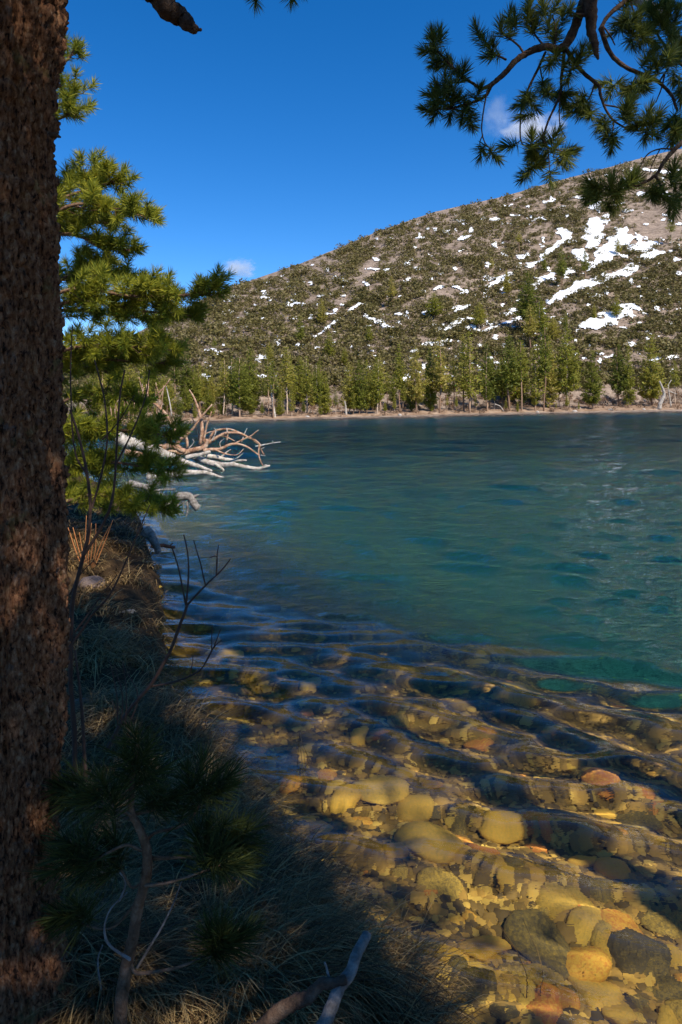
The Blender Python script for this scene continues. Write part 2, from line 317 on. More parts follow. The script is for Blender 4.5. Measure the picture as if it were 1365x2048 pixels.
def axis(lo, a, b, hi, h, g):
    mid = list(np.arange(a, b, h)); out = []; x, d = a, h
    while x > lo: d *= g; x -= d; out.append(x)
    up = []; x, d = mid[-1], h
    while x < hi: d *= g; x += d; up.append(x)
    return np.array(out[::-1] + mid + up)
gx = axis(-160, -4.2, 3.0, 220, 0.045, 1.09); gy = axis(-60, 1.0, 9.0, 230, 0.045, 1.06)
X, Y = np.meshgrid(gx, gy); Z = bank_h(X, Y)
TP = np.stack([X, Y, Z], -1).reshape(-1, 3); TF = grid_faces(len(gx), len(gy)); fz = Z.ravel()[TF]
DEEP = -0.80                                # below this the lake is tinted by its depth
def piece(name, sel, label, mt=None):
    mt = mt or M['ground']
    f = TF[sel]; used = np.unique(f); rm = np.full(len(TP), -1); rm[used] = np.arange(len(used)); b = MB(); b.add(TP[used], rm[f])
    return tag(b.obj(name, mt), kind='structure', label=label)
hi_, lo_ = fz.max(1) > 0.0, fz.max(1) < DEEP
bank = piece('bank', hi_, 'brown earth bank matted with dry grass along the lake')
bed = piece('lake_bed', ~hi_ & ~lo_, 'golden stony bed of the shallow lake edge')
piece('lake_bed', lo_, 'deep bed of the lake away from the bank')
import bmesh
bm = bmesh.new(); bmesh.ops.create_cube(bm, size=1); me = bpy.data.meshes.new('deep_water'); bm.to_mesh(me); bm.free(); me.materials.append(M['deep'])
dw = tag(link('deep_water', me), kind='structure', label='teal depth of the lake beyond the shallows'); dw.scale = (420, 420, 14); dw.location = (0, 160, DEEP - 7)

# ------------------------------------------------------------------ far hillside
UB = [-500, 150, 300, 500, 700, 1000, 1200, 1365, 1900]; YB = [856, 849, 846, 841, 836, 829, 825, 822, 812]
UR = [-500, -100, 130, 200, 250, 330, 440, 600, 760, 870, 1000, 1100, 1200, 1300, 1365, 1500, 1900]
YR = [740, 716, 706, 694, 680, 640, 583, 528, 462, 425, 396, 366, 340, 313, 298, 272, 235]
US = [-500, 150, 300, 440, 600, 800, 1000, 1365, 1900]; SS = [0.13, 0.15, 0.20, 0.27, 0.33, 0.42, 0.48, 0.58, 0.62]
def hill_uv(u, v):
    """Point of the hillside: u = picture column of its foot line, v = 0 at the water, 1 at the ridge."""
    u = np.asarray(u, float); v = np.asarray(v, float)
    yb, yr, s = np.interp(u, UB, YB), np.interp(u, UR, YR), np.interp(u, US, SS)
    xb, tb = ray(u, yb); db = -EYE[2] / tb
    xr, tr = ray(u, yr); e = np.maximum(tr, 0.01)
    dr = (db + 12) / np.maximum(1 - e / s, 0.3); zr = EYE[2] + tr * dr
    d = db + v * (dr - db)
    g = np.where(v < 0, v * 0.9, np.where(v < 0.06, v * 0.16, 0.0096 + (np.minimum(v, 1) - 0.06) / 0.94 * 0.9904))
    g = np.where(v > 1, 1 - (v - 1) ** 1.5 * 0.9, g)
    z = np.where(v < 0, v * 30, 0.0 + g * zr)
    x = (xb + (xr - xb) * np.clip(v, 0, 1)) * d
    amp = np.clip((v - 0.05) * 8, 0, 1) * np.clip((1.0 - v) * 10, 0.15, 1)
    z = z + (fbm(x / 22, d / 22, 31, 4) - 0.5) * 5.0 * amp + (fbm(x / 5, d / 5, 41, 3) - 0.5) * 1.2 * amp
    z = z + np.where(v >= 0, np.clip(v * 40, 0, 1) * 0.25, 0)
    return np.stack([x, d, z], -1)
hu = np.linspace(-480, 1880, 420); hv = np.concatenate([np.linspace(-0.2, 0, 5)[:-1], np.linspace(0, 0.1, 22)[:-1], np.linspace(0.1, 1, 170), np.linspace(1, 1.9, 24)[1:]])
U_, V_ = np.meshgrid(hu, hv)
HP = hill_uv(U_, V_)
mb = MB(); mb.add(HP, grid_faces(len(hu), len(hv)))
hill = tag(mb.obj('hill', M['hill']), kind='structure', label='gravelly brown mountainside rising beyond the lake')
VV = np.linspace(0, 1.0, 400)
def hill_at(u, y):
    """Points of the hillside seen at picture position (u, y): solve for v column by column (arrays)."""
    u = np.atleast_1d(np.asarray(u, float)); y = np.atleast_1d(np.asarray(y, float)); out = np.empty((len(u), 3)); ok = np.ones(len(u), bool)
    for c in range(0, len(u), 2000):
        uu, yy = u[c:c + 2000], y[c:c + 2000]
        v = np.zeros(len(uu)); hi = np.ones(len(uu)); lo = np.zeros(len(uu))
        for _ in range(18):
            v = (lo + hi) / 2; py = proj(hill_uv(uu, v))[1]; m = py > yy; lo = np.where(m, v, lo); hi = np.where(m, hi, v)
        out[c:c + 2000] = hill_uv(uu, v); ok[c:c + 2000] = np.abs(proj(out[c:c + 2000])[1] - yy) < 6
    return out, ok

# snow fields: elongated blobs in the gullies of the hillside, broken up by noise
snow_blobs = [(1195, 415, 14, 10, 0), (1190, 470, 22, 42, 10), (1165, 515, 20, 16, 0), (1240, 480, 38, 16, -25), (1290, 495, 34, 10, -12), (1210, 510, 38, 20, -30),
              (1250, 545, 70, 11, -22), (1170, 570, 55, 12, -25), (1130, 592, 40, 9, -25), (1310, 512, 36, 7, -12), (1135, 468, 16, 14, -20), (1105, 500, 26, 7, -30),
              (1070, 530, 22, 6, -25), (1050, 515, 14, 5, -20), (1090, 560, 26, 5, -25), (990, 570, 24, 5, -25), (925, 618, 22, 10, -8), (915, 650, 24, 6, -30),
              (1220, 640, 60, 14, -28), (1180, 650, 35, 9, -25), (1255, 690, 28, 9, 0), (1040, 640, 36, 6, -18), (985, 660, 24, 4, -20), (1340, 718, 30, 5, -8),
              (660, 655, 40, 3.5, -38), (700, 625, 26, 3, -35), (560, 720, 14, 4, -30), (440, 710, 10, 4, -40), (595, 695, 14, 5, -50), (780, 540, 16, 4, -20),
              (930, 478, 18, 4, -15), (880, 578, 18, 4, -20), (815, 530, 9, 5, 0), (1280, 390, 22, 5, -5), (1330, 345, 16, 5, -5), (1290, 340, 10, 4, 0), (1140, 545, 20, 6, -20), (1010, 555, 18, 4, -25),
              (1200, 710, 14, 4, 0), (860, 690, 16, 3, -10), (820, 720, 14, 3, -10), (980, 720, 12, 3, 0)]
def snow_mask(u, y):
    m = np.zeros(np.shape(u))
    for bx, by, w_, h_, a in snow_blobs:
        c, s = math.cos(R_(a)), math.sin(R_(a)); dx, dy = u - bx, y - by
        p, q = (dx * c + dy * s) / w_, (-dx * s + dy * c) / h_
        m = np.maximum(m, 1.25 - np.sqrt(p * p + q * q))
    n = fbm(u / 16, y / 9, 77, 4); patch = fbm(u / 9 + 50, y / 6, 78, 3) - 0.5
    sp = np.clip((fbm(u / 130, y / 80, 79, 2) - 0.35) * 2, 0, 1)
    return np.maximum(m * 1.1 + (n - 0.5) * 2.2 - 0.35, (patch - 0.36 - 0.12 * (u < 950)) * 3 * sp)
su = np.arange(400, 1480, 1.6); sy = np.arange(330, 790, 1.3)
SU, SY = np.meshgrid(su, sy)
mk = snow_mask(SU, SY)
keep_v = mk > 0
inside = (SY > np.interp(SU, UR, YR) + 12) & (SY < np.interp(SU, UB, YB) - 62)
cell = (keep_v & inside); cell = cell[:-1, :-1] & cell[1:, :-1] & cell[:-1, 1:] & cell[1:, 1:]
fq = grid_faces(len(su), len(sy))[cell.ravel()]
used = np.unique(fq); remap = np.full(SU.size, -1); remap[used] = np.arange(len(used))
sp_, ok_ = hill_at(SU.ravel()[used], SY.ravel()[used])
sp_[:, 2] += 0.30 + np.clip(mk.ravel()[used], 0, 0.6) * 0.5
fq = remap[fq]; fq = fq[ok_[fq].all(1)]
mb = MB(); mb.add(sp_, fq[:, ::-1])
tag(mb.obj('snow', M['snow']), kind='stuff', label='white patches of old snow lying in the gullies of the hillside')

# ------------------------------------------------------------------ lake water
wy = [-1.5]; d = 0.02
while wy[-1] < 330:
    y0 = max(wy[-1], 0.0); step = 0.016 if y0 < 3 else min(0.0052 * y0, 1.5); wy.append(wy[-1] + step)
wy = np.array(wy); wa = np.linspace(-1.15, 1.05, 560)
WX = wa[None, :] * (np.maximum(wy, 0)[:, None] + 2.2); WY = np.repeat(wy[:, None], len(wa), 1)
cellw = np.maximum(np.gradient(WX, axis=1), np.gradient(WY, axis=0))
WZ = np.zeros_like(WX); wr = np.random.default_rng(12)
for k in range(70):
    lam = 0.10 * (1.0 / 0.10) ** wr.random(); th = R_(-116) + wr.normal(0, 0.30 if lam > 0.3 else 0.5) + (0.3 if lam < 0.25 else 0)
    kx, ky = math.cos(th) * 2 * math.pi / lam, math.sin(th) * 2 * math.pi / lam
    amp = 0.0080 * lam ** 0.95 * (1.0 if lam > 0.45 else 1.3 if lam > 0.2 else 0.35)
    WZ += amp * np.clip((lam / cellw - 4) / 4, 0, 1) * np.sin(kx * WX + ky * WY + wr.random() * 6.28)
out_ = np.clip((WY - 9) / 16, 0, 1)
for k in range(60):                                   # longer waves of the open water
    lam = 0.9 * 7.0 ** wr.random(); th = R_(-105) + wr.normal(0, 0.45); kx, ky = math.cos(th) * 2 * math.pi / lam, math.sin(th) * 2 * math.pi / lam
    WZ += out_ * 0.0034 * lam * np.clip((lam / cellw - 2.5) / 2.5, 0, 1) * np.sin(kx * WX + ky * WY + wr.random() * 6.28)
gust = 0.75 + 0.6 * (fbm(WX / 2.5, WY / 4.0, 55, 3) - 0.5)
WZ *= gust
hs_ = SUN[:2] / np.linalg.norm(SUN[:2]); WP = np.stack([WX, WY, WZ], -1).reshape(-1, 3); WF = grid_faces(len(wa), len(wy))
under_sun = bank_h(WX - hs_[0] * 0.46, WY - hs_[1] * 0.46).ravel()[WF].min(1) < DEEP
def water_piece(sel, label, m='water'):
    f = WF[sel]; used = np.unique(f); rm = np.full(len(WP), -1); rm[used] = np.arange(len(used)); b = MB(); b.add(WP[used], rm[f])
    return tag(b.obj('lake_water', M[m]), kind='structure', label=label)
water = water_piece(~under_sun, 'clear rippled water over the stones of the shallows')
water_piece(under_sun, 'blue and teal rippled open water of the lake', 'open_water')
water.cycles.is_caustics_caster = True; bed.cycles.is_caustics_receiver = True

# ------------------------------------------------------------------ stones on the lake bed
def rock_mesh(name, seed, m, flat=0.65, cuts=9, sub=3):
    import bmesh
    r = np.random.default_rng(seed); bm = bmesh.new(); bmesh.ops.create_icosphere(bm, subdivisions=sub, radius=1)
    v = np.array([a.co[:] for a in bm.verts]); f = [[a.index for a in p.verts] for p in bm.faces]; bm.free()
    n = unit(r.normal(size=(cuts, 3))); dd = 0.72 + 0.28 * r.random(cuts)
    rad = np.ones(len(v))
    for k in range(cuts):
        c = v @ n[k]; lim = np.where(c > 0.05, dd[k] / np.maximum(c, 0.05), 9)
        h = np.clip(0.5 + 0.5 * (lim - rad) / 0.04, 0, 1); rad = lim * (1 - h) + rad * h - 0.04 * h * (1 - h)
    rad = rad * (1 + 0.10 * (fbm(v[:, 0] * 2 + v[:, 2] * 1.3 + 9, v[:, 1] * 2 - v[:, 2] + 9, seed, 3) - 0.5))
    v = v * rad[:, None] * np.array([1, 0.8, flat])
    b = MB(); b.add(v, None, f); return b.mesh(name, m)
stone_me = [rock_mesh('stone', 100 + k, M['stone'], 0.45 + 0.25 * (k % 3) / 2, 6 + k) for k in range(8)]
def under(px, py, depth_guess=None):
    """Where the view through the water at (px, py) meets the lake bed (bent at the surface)."""
    p = G(px, py); dv = unit(p - EYE); eta = 1 / 1.333; c1 = -dv[2]; k = math.sqrt(1 - eta * eta * (1 - c1 * c1))
    t = eta * dv + (eta * c1 - k) * np.array([0, 0, 1.0]); q = p.copy()
    for _ in range(6):
        z = float(bank_h(np.array([q[0]]), np.array([q[1]]))[0]); q = p + t * (max(-z, 0.02) / -t[2])
    return q
stones = []
big = [(1080, 1890, 172, 130), (1195, 1995, 115, 130), (1228, 1740, 75, 80), (1110, 1808, 80, 55), (1172, 1848, 90, 60), (1160, 1925, 120, 70), (1342, 1990, 90, 90), (1022, 1745, 50, 50),
       (860, 1690, 135, 75), (960, 1712, 70, 50), (1015, 1768, 45, 25), (1085, 1965, 85, 60), (1055, 2005, 60, 60), (1125, 2010, 60, 60), (1235, 2040, 90, 60), (965, 1900, 120, 90), (1235, 1865, 110, 70), (1265, 1905, 130, 70),
       (1170, 1720, 70, 60), (950, 1985, 90, 90), (900, 1930, 70, 60), (1300, 1930, 80, 70), (1330, 1850, 90, 70), (880, 1770, 90, 55), (760, 1585, 110, 50), (690, 1600, 70, 40), (830, 1620, 80, 50), (1000, 1650, 90, 50), (1130, 1640, 80, 50), (1040, 1385, 90, 28),
       (960, 1485, 60, 30), (720, 1470, 60, 26), (540, 1330, 55, 20), (460, 1310, 70, 22), (620, 1370, 60, 22), (800, 1440, 70, 26), (1280, 1640, 90, 50), (1200, 1560, 80, 40)]
def put_stone(px, py, wpx, hpx, k):
    q = under(px, py); dist = np.linalg.norm(q - EYE); s = wpx / FPX * q[1] * 0.54
    o = link('stone', stone_me[k % len(stone_me)], bed, (q[0], q[1], q[2] + s * 0.20))
    o.rotation_euler = (rng.normal(0, 0.18), rng.normal(0, 0.18), rng.random() * 6.28)
    o.scale = (s, s * min(1.2, 0.8 + 0.4 * rng.random()), s * (0.55 + 0.35 * rng.random())); o.cycles.is_caustics_receiver = bool(q[2] + s * 0.12 > DEEP)
    stones.append(o)
for k, b in enumerate(big): put_stone(*b, k)
cnt = 0
while cnt < 258:
    py = 1230 + 830 * rng.random() ** 0.8; px = 330 + 1060 * rng.random()
    g_ = G(px, py); s_ = float(sdist(np.array([g_[0]]), np.array([g_[1]]))[0])
    if s_ > -0.06 or s_ < -6.0: continue
    wpx = (16 + 46 * rng.random() ** 2.2) * (0.55 + 0.9 * max(py - 1300, 0) / 750); put_stone(px, py, wpx, wpx, int(rng.integers(8))); cnt += 1
mb = MB()
npb = 12000; px = rng.uniform(300, 1500, npb * 3); py = rng.uniform(1150, 2100, npb * 3)
pb = np.array([G(a, b)[:2] for a, b in zip(px, py)]); s_ = sdist(pb[:, 0], pb[:, 1]); pb = pb[(s_ < -0.03) & (s_ > -8) & (rng.random(len(s_)) < np.clip((8.0 + s_) / 5, 0, 1))][:npb]
z_ = bank_h(pb[:, 0], pb[:, 1])
octv = np.array([[1, 0, 0], [0, 1, 0], [-1, 0, 0], [0, -1, 0], [0, 0, 0.7], [0, 0, -0.5], [.6, .6, .35], [-.6, .6, .3], [-.6, -.6, .4], [.6, -.6, .3]])
octf = [[0, 6, 4], [6, 1, 4], [1, 7, 4], [7, 2, 4], [2, 8, 4], [8, 3, 4], [3, 9, 4], [9, 0, 4]]
n_ = len(pb); sc_ = 0.012 + 0.035 * rng.random((n_, 1, 1)) ** 2.5; a_ = rng.random(n_) * 6.28
rot = np.stack([np.stack([np.cos(a_), -np.sin(a_)], -1), np.stack([np.sin(a_), np.cos(a_)], -1)], 1)
pv = np.repeat(octv[None], n_, 0) * (0.75 + 0.5 * rng.random((n_, 1, 3))) * sc_ * (1 + 0.15 * rng.normal(size=(n_, 10, 1)))
pv[:, :, :2] = np.einsum('nij,nkj->nki', rot, pv[:, :, :2]); pv += np.concatenate([pb, z_[:, None] + 0.006], 1)[:, None]
pm = simple('lake_pebble', [(0.0, (0.06, 0.042, 0.014)), (0.4, (0.22, 0.135, 0.026)), (0.7, (0.38, 0.22, 0.035)), (1.0, (0.52, 0.34, 0.06))], 8, 0.85, src='island')
for sel, lab in ((z_ >= DEEP, 'small golden brown pebbles covering the shallow lake bed'), (z_ < DEEP, 'dim brown pebbles sinking into the deeper lake')):
    pq = pv[sel]; mb = MB(); mb.add(pq, None, (np.array(octf)[None] + (np.arange(len(pq)) * 10)[:, None, None]).reshape(-1, 3))
    peb = tag(mb.obj('pebbles', pm), kind='stuff', label=lab); peb.cycles.is_caustics_receiver = 'golden' in lab

# ------------------------------------------------------------------ conifer and shrub meshes for the far side
def conifer_mesh(seed, m, h=1.0, base=0.25, rad=0.16, dens=1.0, lean=0.0):
    """Crown of a unit-high pine: whorls of boughs carrying small leaf-sized sprays."""
    r = np.random.default_rng(seed); P, S = [], []
    z = base
    while z < 0.985:
        t = (z - base) / (1 - base)
        prof = rad * (min(1, t * 4 + 0.45)) * (1 - t) ** 0.62
        nb = r.integers(4, 7)
        a0 = r.random() * 6.28
        for b in range(nb):
            L = prof * (0.55 + 0.6 * r.random()); a = a0 + b * 6.28 / nb + r.normal(0, 0.3); dz = r.normal(0, 0.012)
            k = max(2, int(L / 0.018 * dens))
            for q in np.linspace(0.18, 1, k):
                P.append([math.cos(a) * L * q, math.sin(a) * L * q, z + dz + L * q * (0.25 * q - 0.12) + r.normal(0, 0.004)]); S.append(0.012 + 0.014 * (1 - t) * (0.6 + 0.6 * q))
        z += 0.022 + 0.016 * r.random()
    P = np.array(P); S = np.array(S); n = 4; P = np.repeat(P, n, 0); S = np.repeat(S, n)[:, None]
    P = P + r.normal(size=P.shape) * S * 0.5
    d1 = unit(r.normal(size=P.shape) * np.array([1, 1, 0.55]) + np.array([0, 0, 0.25])); d2 = unit(np.cross(d1, r.normal(size=P.shape)))
    v = np.stack([P - d2 * S * 0.42, P + d2 * S * 0.42, P + d1 * S * 1.5], 1).reshape(-1, 3)
    b = MB(); b.add(v, None, np.arange(len(v)).reshape(-1, 3)); return b.mesh('crown', m, False)
def trunk_mesh(seed, m, bend=0.01, r0=0.011, top=0.95, stubs=10):
    r = np.random.default_rng(seed); b = MB(); k = 9; t = np.linspace(-0.03, top, k)
    p = np.stack([np.cumsum(r.normal(0, bend * 0.4, k)), np.cumsum(r.normal(0, bend * 0.4, k)), t], -1); p[:2, :2] = 0
    tube(b, p, r0 * (1.05 - np.clip(t, 0, 1)) ** 0.8 + 0.0012, 6)
    for _ in range(stubs):
        z = 0.1 + 0.5 * r.random(); a = r.random() * 6.28; L = 0.02 + 0.05 * r.random()
        s = np.array([0, 0, z]); e = s + np.array([math.cos(a) * L, math.sin(a) * L, -0.01 + 0.02 * r.random()]); tube(b, [s, e], [0.0022, 0.001], 4)
    return b.mesh('trunk', m)
specs = [(0.30, 0.15, 1), (0.22, 0.19, 1), (0.42, 0.13, 0.8), (0.12, 0.21, 1.2), (0.5, 0.15, 0.7), (0.08, 0.15, 1.2), (0.35, 0.11, 0.9), (0.2, 0.24, 1.1)]
crowns = [conifer_mesh(200 + k, M['conifer'], 1, *s) for k, s in enumerate(specs)]
dry_crowns = [conifer_mesh(230 + k, M['conifer'], 1, b, r_, 0.42) for k, (b, r_) in enumerate([(0.3, 0.13), (0.45, 0.12), (0.2, 0.15)])]
trunks = [trunk_mesh(300 + k, M['far_trunk']) for k in range(4)]
def conifer(P, h, k, label, group, w_=1.0, name='pine_tree', dry=False, tk=0):
    o = thing(name, label, 'tree', P, group); o.rotation_euler = (0, 0, rng.random() * 6.28); h *= 1.17; o.scale = (h * w_, h * w_, h)
    link('trunk', trunks[tk % len(trunks)], o); link('crown', (dry_crowns if dry else crowns)[k % (3 if dry else len(crowns))], o); return o
# the trees along the far shore: (column, foot row offset above the water, top row, kind, width, dry, label)
shore_trees = [
    (1304, 10, 688, 3, 1.0, 0, 'dense dark pyramid shaped pine just left of the white snag on the far shore'),
    (1238, 10, 706, 1, 1.0, 0, 'broad forked pine left of the dark pyramid pine on the far shore'),
    (1258, 8, 708, 5, 0.8, 0, 'narrow pine pressed against the broad forked pine on the far shore'),
    (1186, 5, 718, 3, 0.95, 0, 'small single pine with a bare lower trunk on the far shore'),
    (1136, 8, 676, 7, 0.9, 0, 'tall wide thinly needled yellowish pine beside the gap on the far shore'),
    (1088, 4, 672, 2, 0.9, 0, 'pine with the brightest straight bare trunk on the far shore'),
    (1100, 9, 690, 5, 0.9, 0, 'narrow green pine behind the brightest bare trunk'),
    (1071, 5, 700, 2, 1.0, 1, 'sparse brown pine with a thin bare trunk left of the brightest trunk'),
    (1044, 5, 698, 4, 0.9, 0, 'pine with a pale orange trunk beside the round dark pine'),
    (1019, 5, 688, 0, 1.15, 0, 'full round dark pine with a reddish trunk on the far shore'),
    (975, 6, 706, 2, 1.0, 1, 'yellowish half dead pine right of the twin topped tree'),
    (940, 4, 684, 2, 1.1, 1, 'twin topped pale dying pine on the far shore'),
    (928, 7, 690, 6, 1.0, 1, 'thin dying pine leaning on the twin topped pale pine'),
    (880, 5, 696, 0, 1.15, 0, 'dark bushy pine with a thick leaning trunk base on the far shore'),
    (862, 9, 712, 5, 1.0, 0, 'slim pine behind the dark bushy pine on the far shore'),
    (833, 5, 712, 7, 0.8, 0, 'thin open pine right of the grassy gap group'),
    (800, 8, 708, 6, 1.0, 0, 'slender straight pine among the lower pines of the middle shore'),
    (755, 5, 730, 1, 1.0, 0, 'grey green open pine near the pale gap on the far shore'),
    (719, 6, 735, 3, 1.0, 0, 'short dark conical pine just right of the pale clearing'),
    (651, 6, 755, 5, 1.2, 0, 'bright yellow green conical pine just left of the pale clearing'),
    (636, 7, 740, 1, 0.9, 0, 'spreading pine leaning beside the bright yellow green cone'),
    (575, 9, 712, 2, 1.1, 0, 'tallest pine in the left part of the far shore row'),
    (547, 3, 735, 4, 1.0, 1, 'dead topped pine with a pale stripped trunk foot'),
    (502, 9, 716, 0, 1.2, 0, 'heavy crowned pine standing above the left shore row'),
    (465, 9, 730, 6, 1.1, 0, 'pale green slender pine in the left shore row'),
]
for k, (u, off, top, kind, wd, dry, lab) in enumerate(shore_trees):
    P, _ = hill_at([u], [np.interp(u, UB, YB) - off]); P = P[0]; hgt = (proj(P)[1] - top) / FPX * P[1]
    o = conifer(P, hgt, kind, lab, 'pines along the far shore', wd, dry=bool(dry), tk=k)
def fill(n, u0, u1, o0, o1, t0, t1, label, group):
    for k in range(n):
        u = u0 + (u1 - u0) * (k + 0.5 + 0.7 * (rng.random() - 0.5)) / n; off = rng.uniform(o0, o1); P, _ = hill_at([u], [np.interp(u, UB, YB) - off]); P = P[0]
        top = rng.uniform(t0, t1); conifer(P, (proj(P)[1] - top) / FPX * P[1], int(rng.integers(8)), label, group, rng.uniform(0.8, 1.2), dry=rng.random() < 0.12, tk=k)
fill(38, 180, 660, 5, 26, 722, 775, 'slender green pine crowded into the forest at the left end of the far shore', 'crowded pines of the left far shore')
fill(22, 180, 680, 4, 10, 770, 810, 'small young pine at the foot of the left shore forest', 'young pines under the left shore forest')
fill(17, 690, 915, 6, 18, 722, 775, 'mid sized pine filling the middle of the far shore row', 'pines filling the middle of the far shore')
fill(16, 690, 1180, 4, 9, 782, 808, 'low young pine at the water edge of the far shore', 'young pines at the water edge of the far shore')
fill(9, 930, 1130, 8, 18, 700, 760, 'green pine standing behind the bare trunks of the far shore', 'pines behind the bare trunks')
fill(5, 1340, 1480, 6, 14, 715, 760, 'pine at the far end of the shore row by the picture edge', 'pines at the end of the shore row')
# trees up on the slope: (column, foot row, top row, kind, width, label)
slope_trees = [(1345, 490, 443, 4, 1.3, 'lone pine on the bare gravel slope beside the snow'), (1172, 560, 508, 0, 1.1, 'dark pine standing on the edge of the main snow field'), (1238, 512, 480, 1, 1.3, 'pine with snow on both sides in the middle of the main snow field'),
               (1125, 575, 505, 0, 1.1, 'tall pine among snow patches left of the main snow field'), (1058, 668, 560, 1, 1.25, 'very tall dark pine on the slope behind the far shore trunks'), (1085, 690, 612, 0, 1.5, 'massive dark pine towering above the far shore row'),
               (1062, 700, 622, 0, 1.4, 'massive dark pine left half of the pair above the shore row'), (1108, 690, 640, 7, 1.2, 'olive pine on the right flank of the massive dark pair'), (1133, 690, 632, 4, 0.8, 'thin half dead pine right of the massive dark pair'),
               (785, 612, 560, 0, 1.2, 'upright dark pine alone on the middle slope'), (602, 700, 640, 0, 1.1, 'dark pine above a small snow patch on the left slope'), (645, 650, 605, 3, 1.2, 'small pine at the top of the left snow streak'),
               (660, 720, 670, 3, 1.2, 'pine at the foot of the left snow streak'), (870, 640, 592, 7, 1.6, 'round spreading tree on the middle slope'), (1015, 590, 545, 5, 1.3, 'pine between two thin snow strips'), (1040, 505, 468, 4, 1.3, 'pine high on the slope in the brush'),
               (985, 555, 520, 4, 1.3, 'small pine just above the pinkish scree'), (1090, 545, 515, 5, 1.4, 'small pine just left of the tall snow side pine'), (960, 660, 612, 7, 1.5, 'bushy pine right of the squarish snow patch'), (740, 690, 655, 1, 1.3, 'bushy pine low on the middle slope'),
               (540, 730, 690, 3, 1.2, 'pine just above the forest of the left shore'), (690, 735, 700, 3, 1.2, 'pine above the pale clearing'), (1190, 640, 612, 5, 1.2, 'tiny pine below the long snow band'), (1235, 640, 600, 1, 1.4, 'pine over the lower snow field'), (430, 715, 680, 4, 1.1, 'thin pine at the left foot of the slope')]
for k, (u, foot, top, kind, wd, lab) in enumerate(slope_trees):
    P, _ = hill_at([u], [foot]); P = P[0]; conifer(P, (foot - top) / FPX * P[1], kind, lab, 'pines up on the slope', wd, tk=k)

def shrub_mesh(seed, m, n=110, name='foliage'):
    r = np.random.default_rng(seed); k = r.integers(4, 8); c = np.concatenate([r.normal(0, 0.33, (k, 2)), 0.25 + 0.25 * r.random((k, 1))], 1)
    d = unit(r.normal(size=(n, 3))); P = c[r.integers(0, k, n)] + d * (0.22 + 0.16 * r.random((n, 1))); P[:, 2] = np.abs(P[:, 2])
    S = 0.08 + 0.07 * r.random((n, 1)); a = unit(d * 0.7 + r.normal(size=(n, 3))); b = unit(np.cross(a, r.normal(size=(n, 3))))
    v = np.stack([P - b * S, P + b * S, P + a * S * 2], 1).reshape(-1, 3)
    q = MB(); q.add(v, None, np.arange(len(v)).reshape(-1, 3)); return q.mesh(name, m, False), v
shrubs = [shrub_mesh(400 + k, M['shrub']) for k in range(6)]
def bare(u, y):
    """0..1 how bare of brush the slope is at a picture place (scree and snow)."""
    b = np.maximum(0, 1.2 - np.hypot((u - 1320) / 75, (y - 440) / 62))
    for bx, by, w_, h_, a in [(735, 540, 70, 14, -52), (900, 585, 75, 14, -18), (690, 600, 60, 10, -50), (1250, 640, 70, 18, -20), (1290, 720, 60, 22, 0), (1200, 720, 50, 20, 0), (850, 760, 60, 30, 0)]:
        c, s = math.cos(R_(a)), math.sin(R_(a)); dx, dy = u - bx, y - by; b = np.maximum(b, 1.15 - np.hypot((dx * c + dy * s) / w_, (-dx * s + dy * c) / h_))
    return np.clip(b * 1.6, 0, 1)
nb = 36000; u = rng.uniform(-50, 1460, nb); y = rng.uniform(300, 800, nb)
k_ = (y > np.interp(u, UR, YR) + 3) & (y < np.interp(u, UB, YB) - 45) & (rng.random(nb) > bare(u, y) * 0.93) & ((snow_mask(u, y) < 0.1) | (rng.random(nb) < 0.10)) & (rng.random(nb) < 0.22 + 1.0 * fbm(u / 45, y / 25, 88, 3))
u, y = u[k_], y[k_]; HB, ok = hill_at(u, y); HB, u, y = HB[ok], u[ok], y[ok]
size = (5.0 + 15 * rng.random(len(u)) ** 2.6) * (0.75 + 0.5 * np.clip((y - 400) / 350, 0, 1)) / FPX * HB[:, 1] * 0.92
order = np.argsort(-size / HB[:, 1]); pick = set(order[:300].tolist())
print('shrubs', len(u))
cover = MB()
for i in range(len(u)):
    s = size[i]
    if i in pick:
        o = tag(link('hill_shrub', shrubs[i % 6][0], None, HB[i]), 'larger olive green brush clump on the mountainside', 'shrub', 'larger brush clumps on the mountainside')
        o.rotation_euler = (0, 0, rng.random() * 6.28); o.scale = (s * 1.15, s * 1.15, s)
    else:
        v = shrubs[i % 6][1].reshape(-1, 3, 3)[rng.permutation(110)[:64]].reshape(-1, 3) * s * np.array([1.15, 1.15, 0.9]); a = rng.random() * 6.28; c, sn = math.cos(a), math.sin(a)
        v = np.stack([v[:, 0] * c - v[:, 1] * sn, v[:, 0] * sn + v[:, 1] * c, v[:, 2]], -1) + HB[i]
        cover.add(v, None, np.arange(len(v)).reshape(-1, 3))
tag(cover.obj('shrubbery', M['shrub_cover'], None, False), kind='stuff', label='low olive and grey brush covering the mountainside')
# brown leafless thicket along the far shore
mb = MB(); nb = 900; u = rng.uniform(150, 1450, nb); off = rng.uniform(3, 34, nb) ** 1.0; P, ok = hill_at(u, np.interp(u, UB, YB) - off); P = P[ok]
for p in P:
    s = (3 + 5 * rng.random()) / FPX * p[1]; v = shrubs[int(rng.integers(6))][1].reshape(-1, 3, 3)[rng.permutation(110)[:50]].reshape(-1, 3) * s * np.array([1.3, 1.3, 1.5]) + p; mb.add(v, None, np.arange(len(v)).reshape(-1, 3))
tag(mb.obj('undergrowth', M['willow'], None, False), kind='stuff', label='brown leafless thicket along the foot of the far slope')
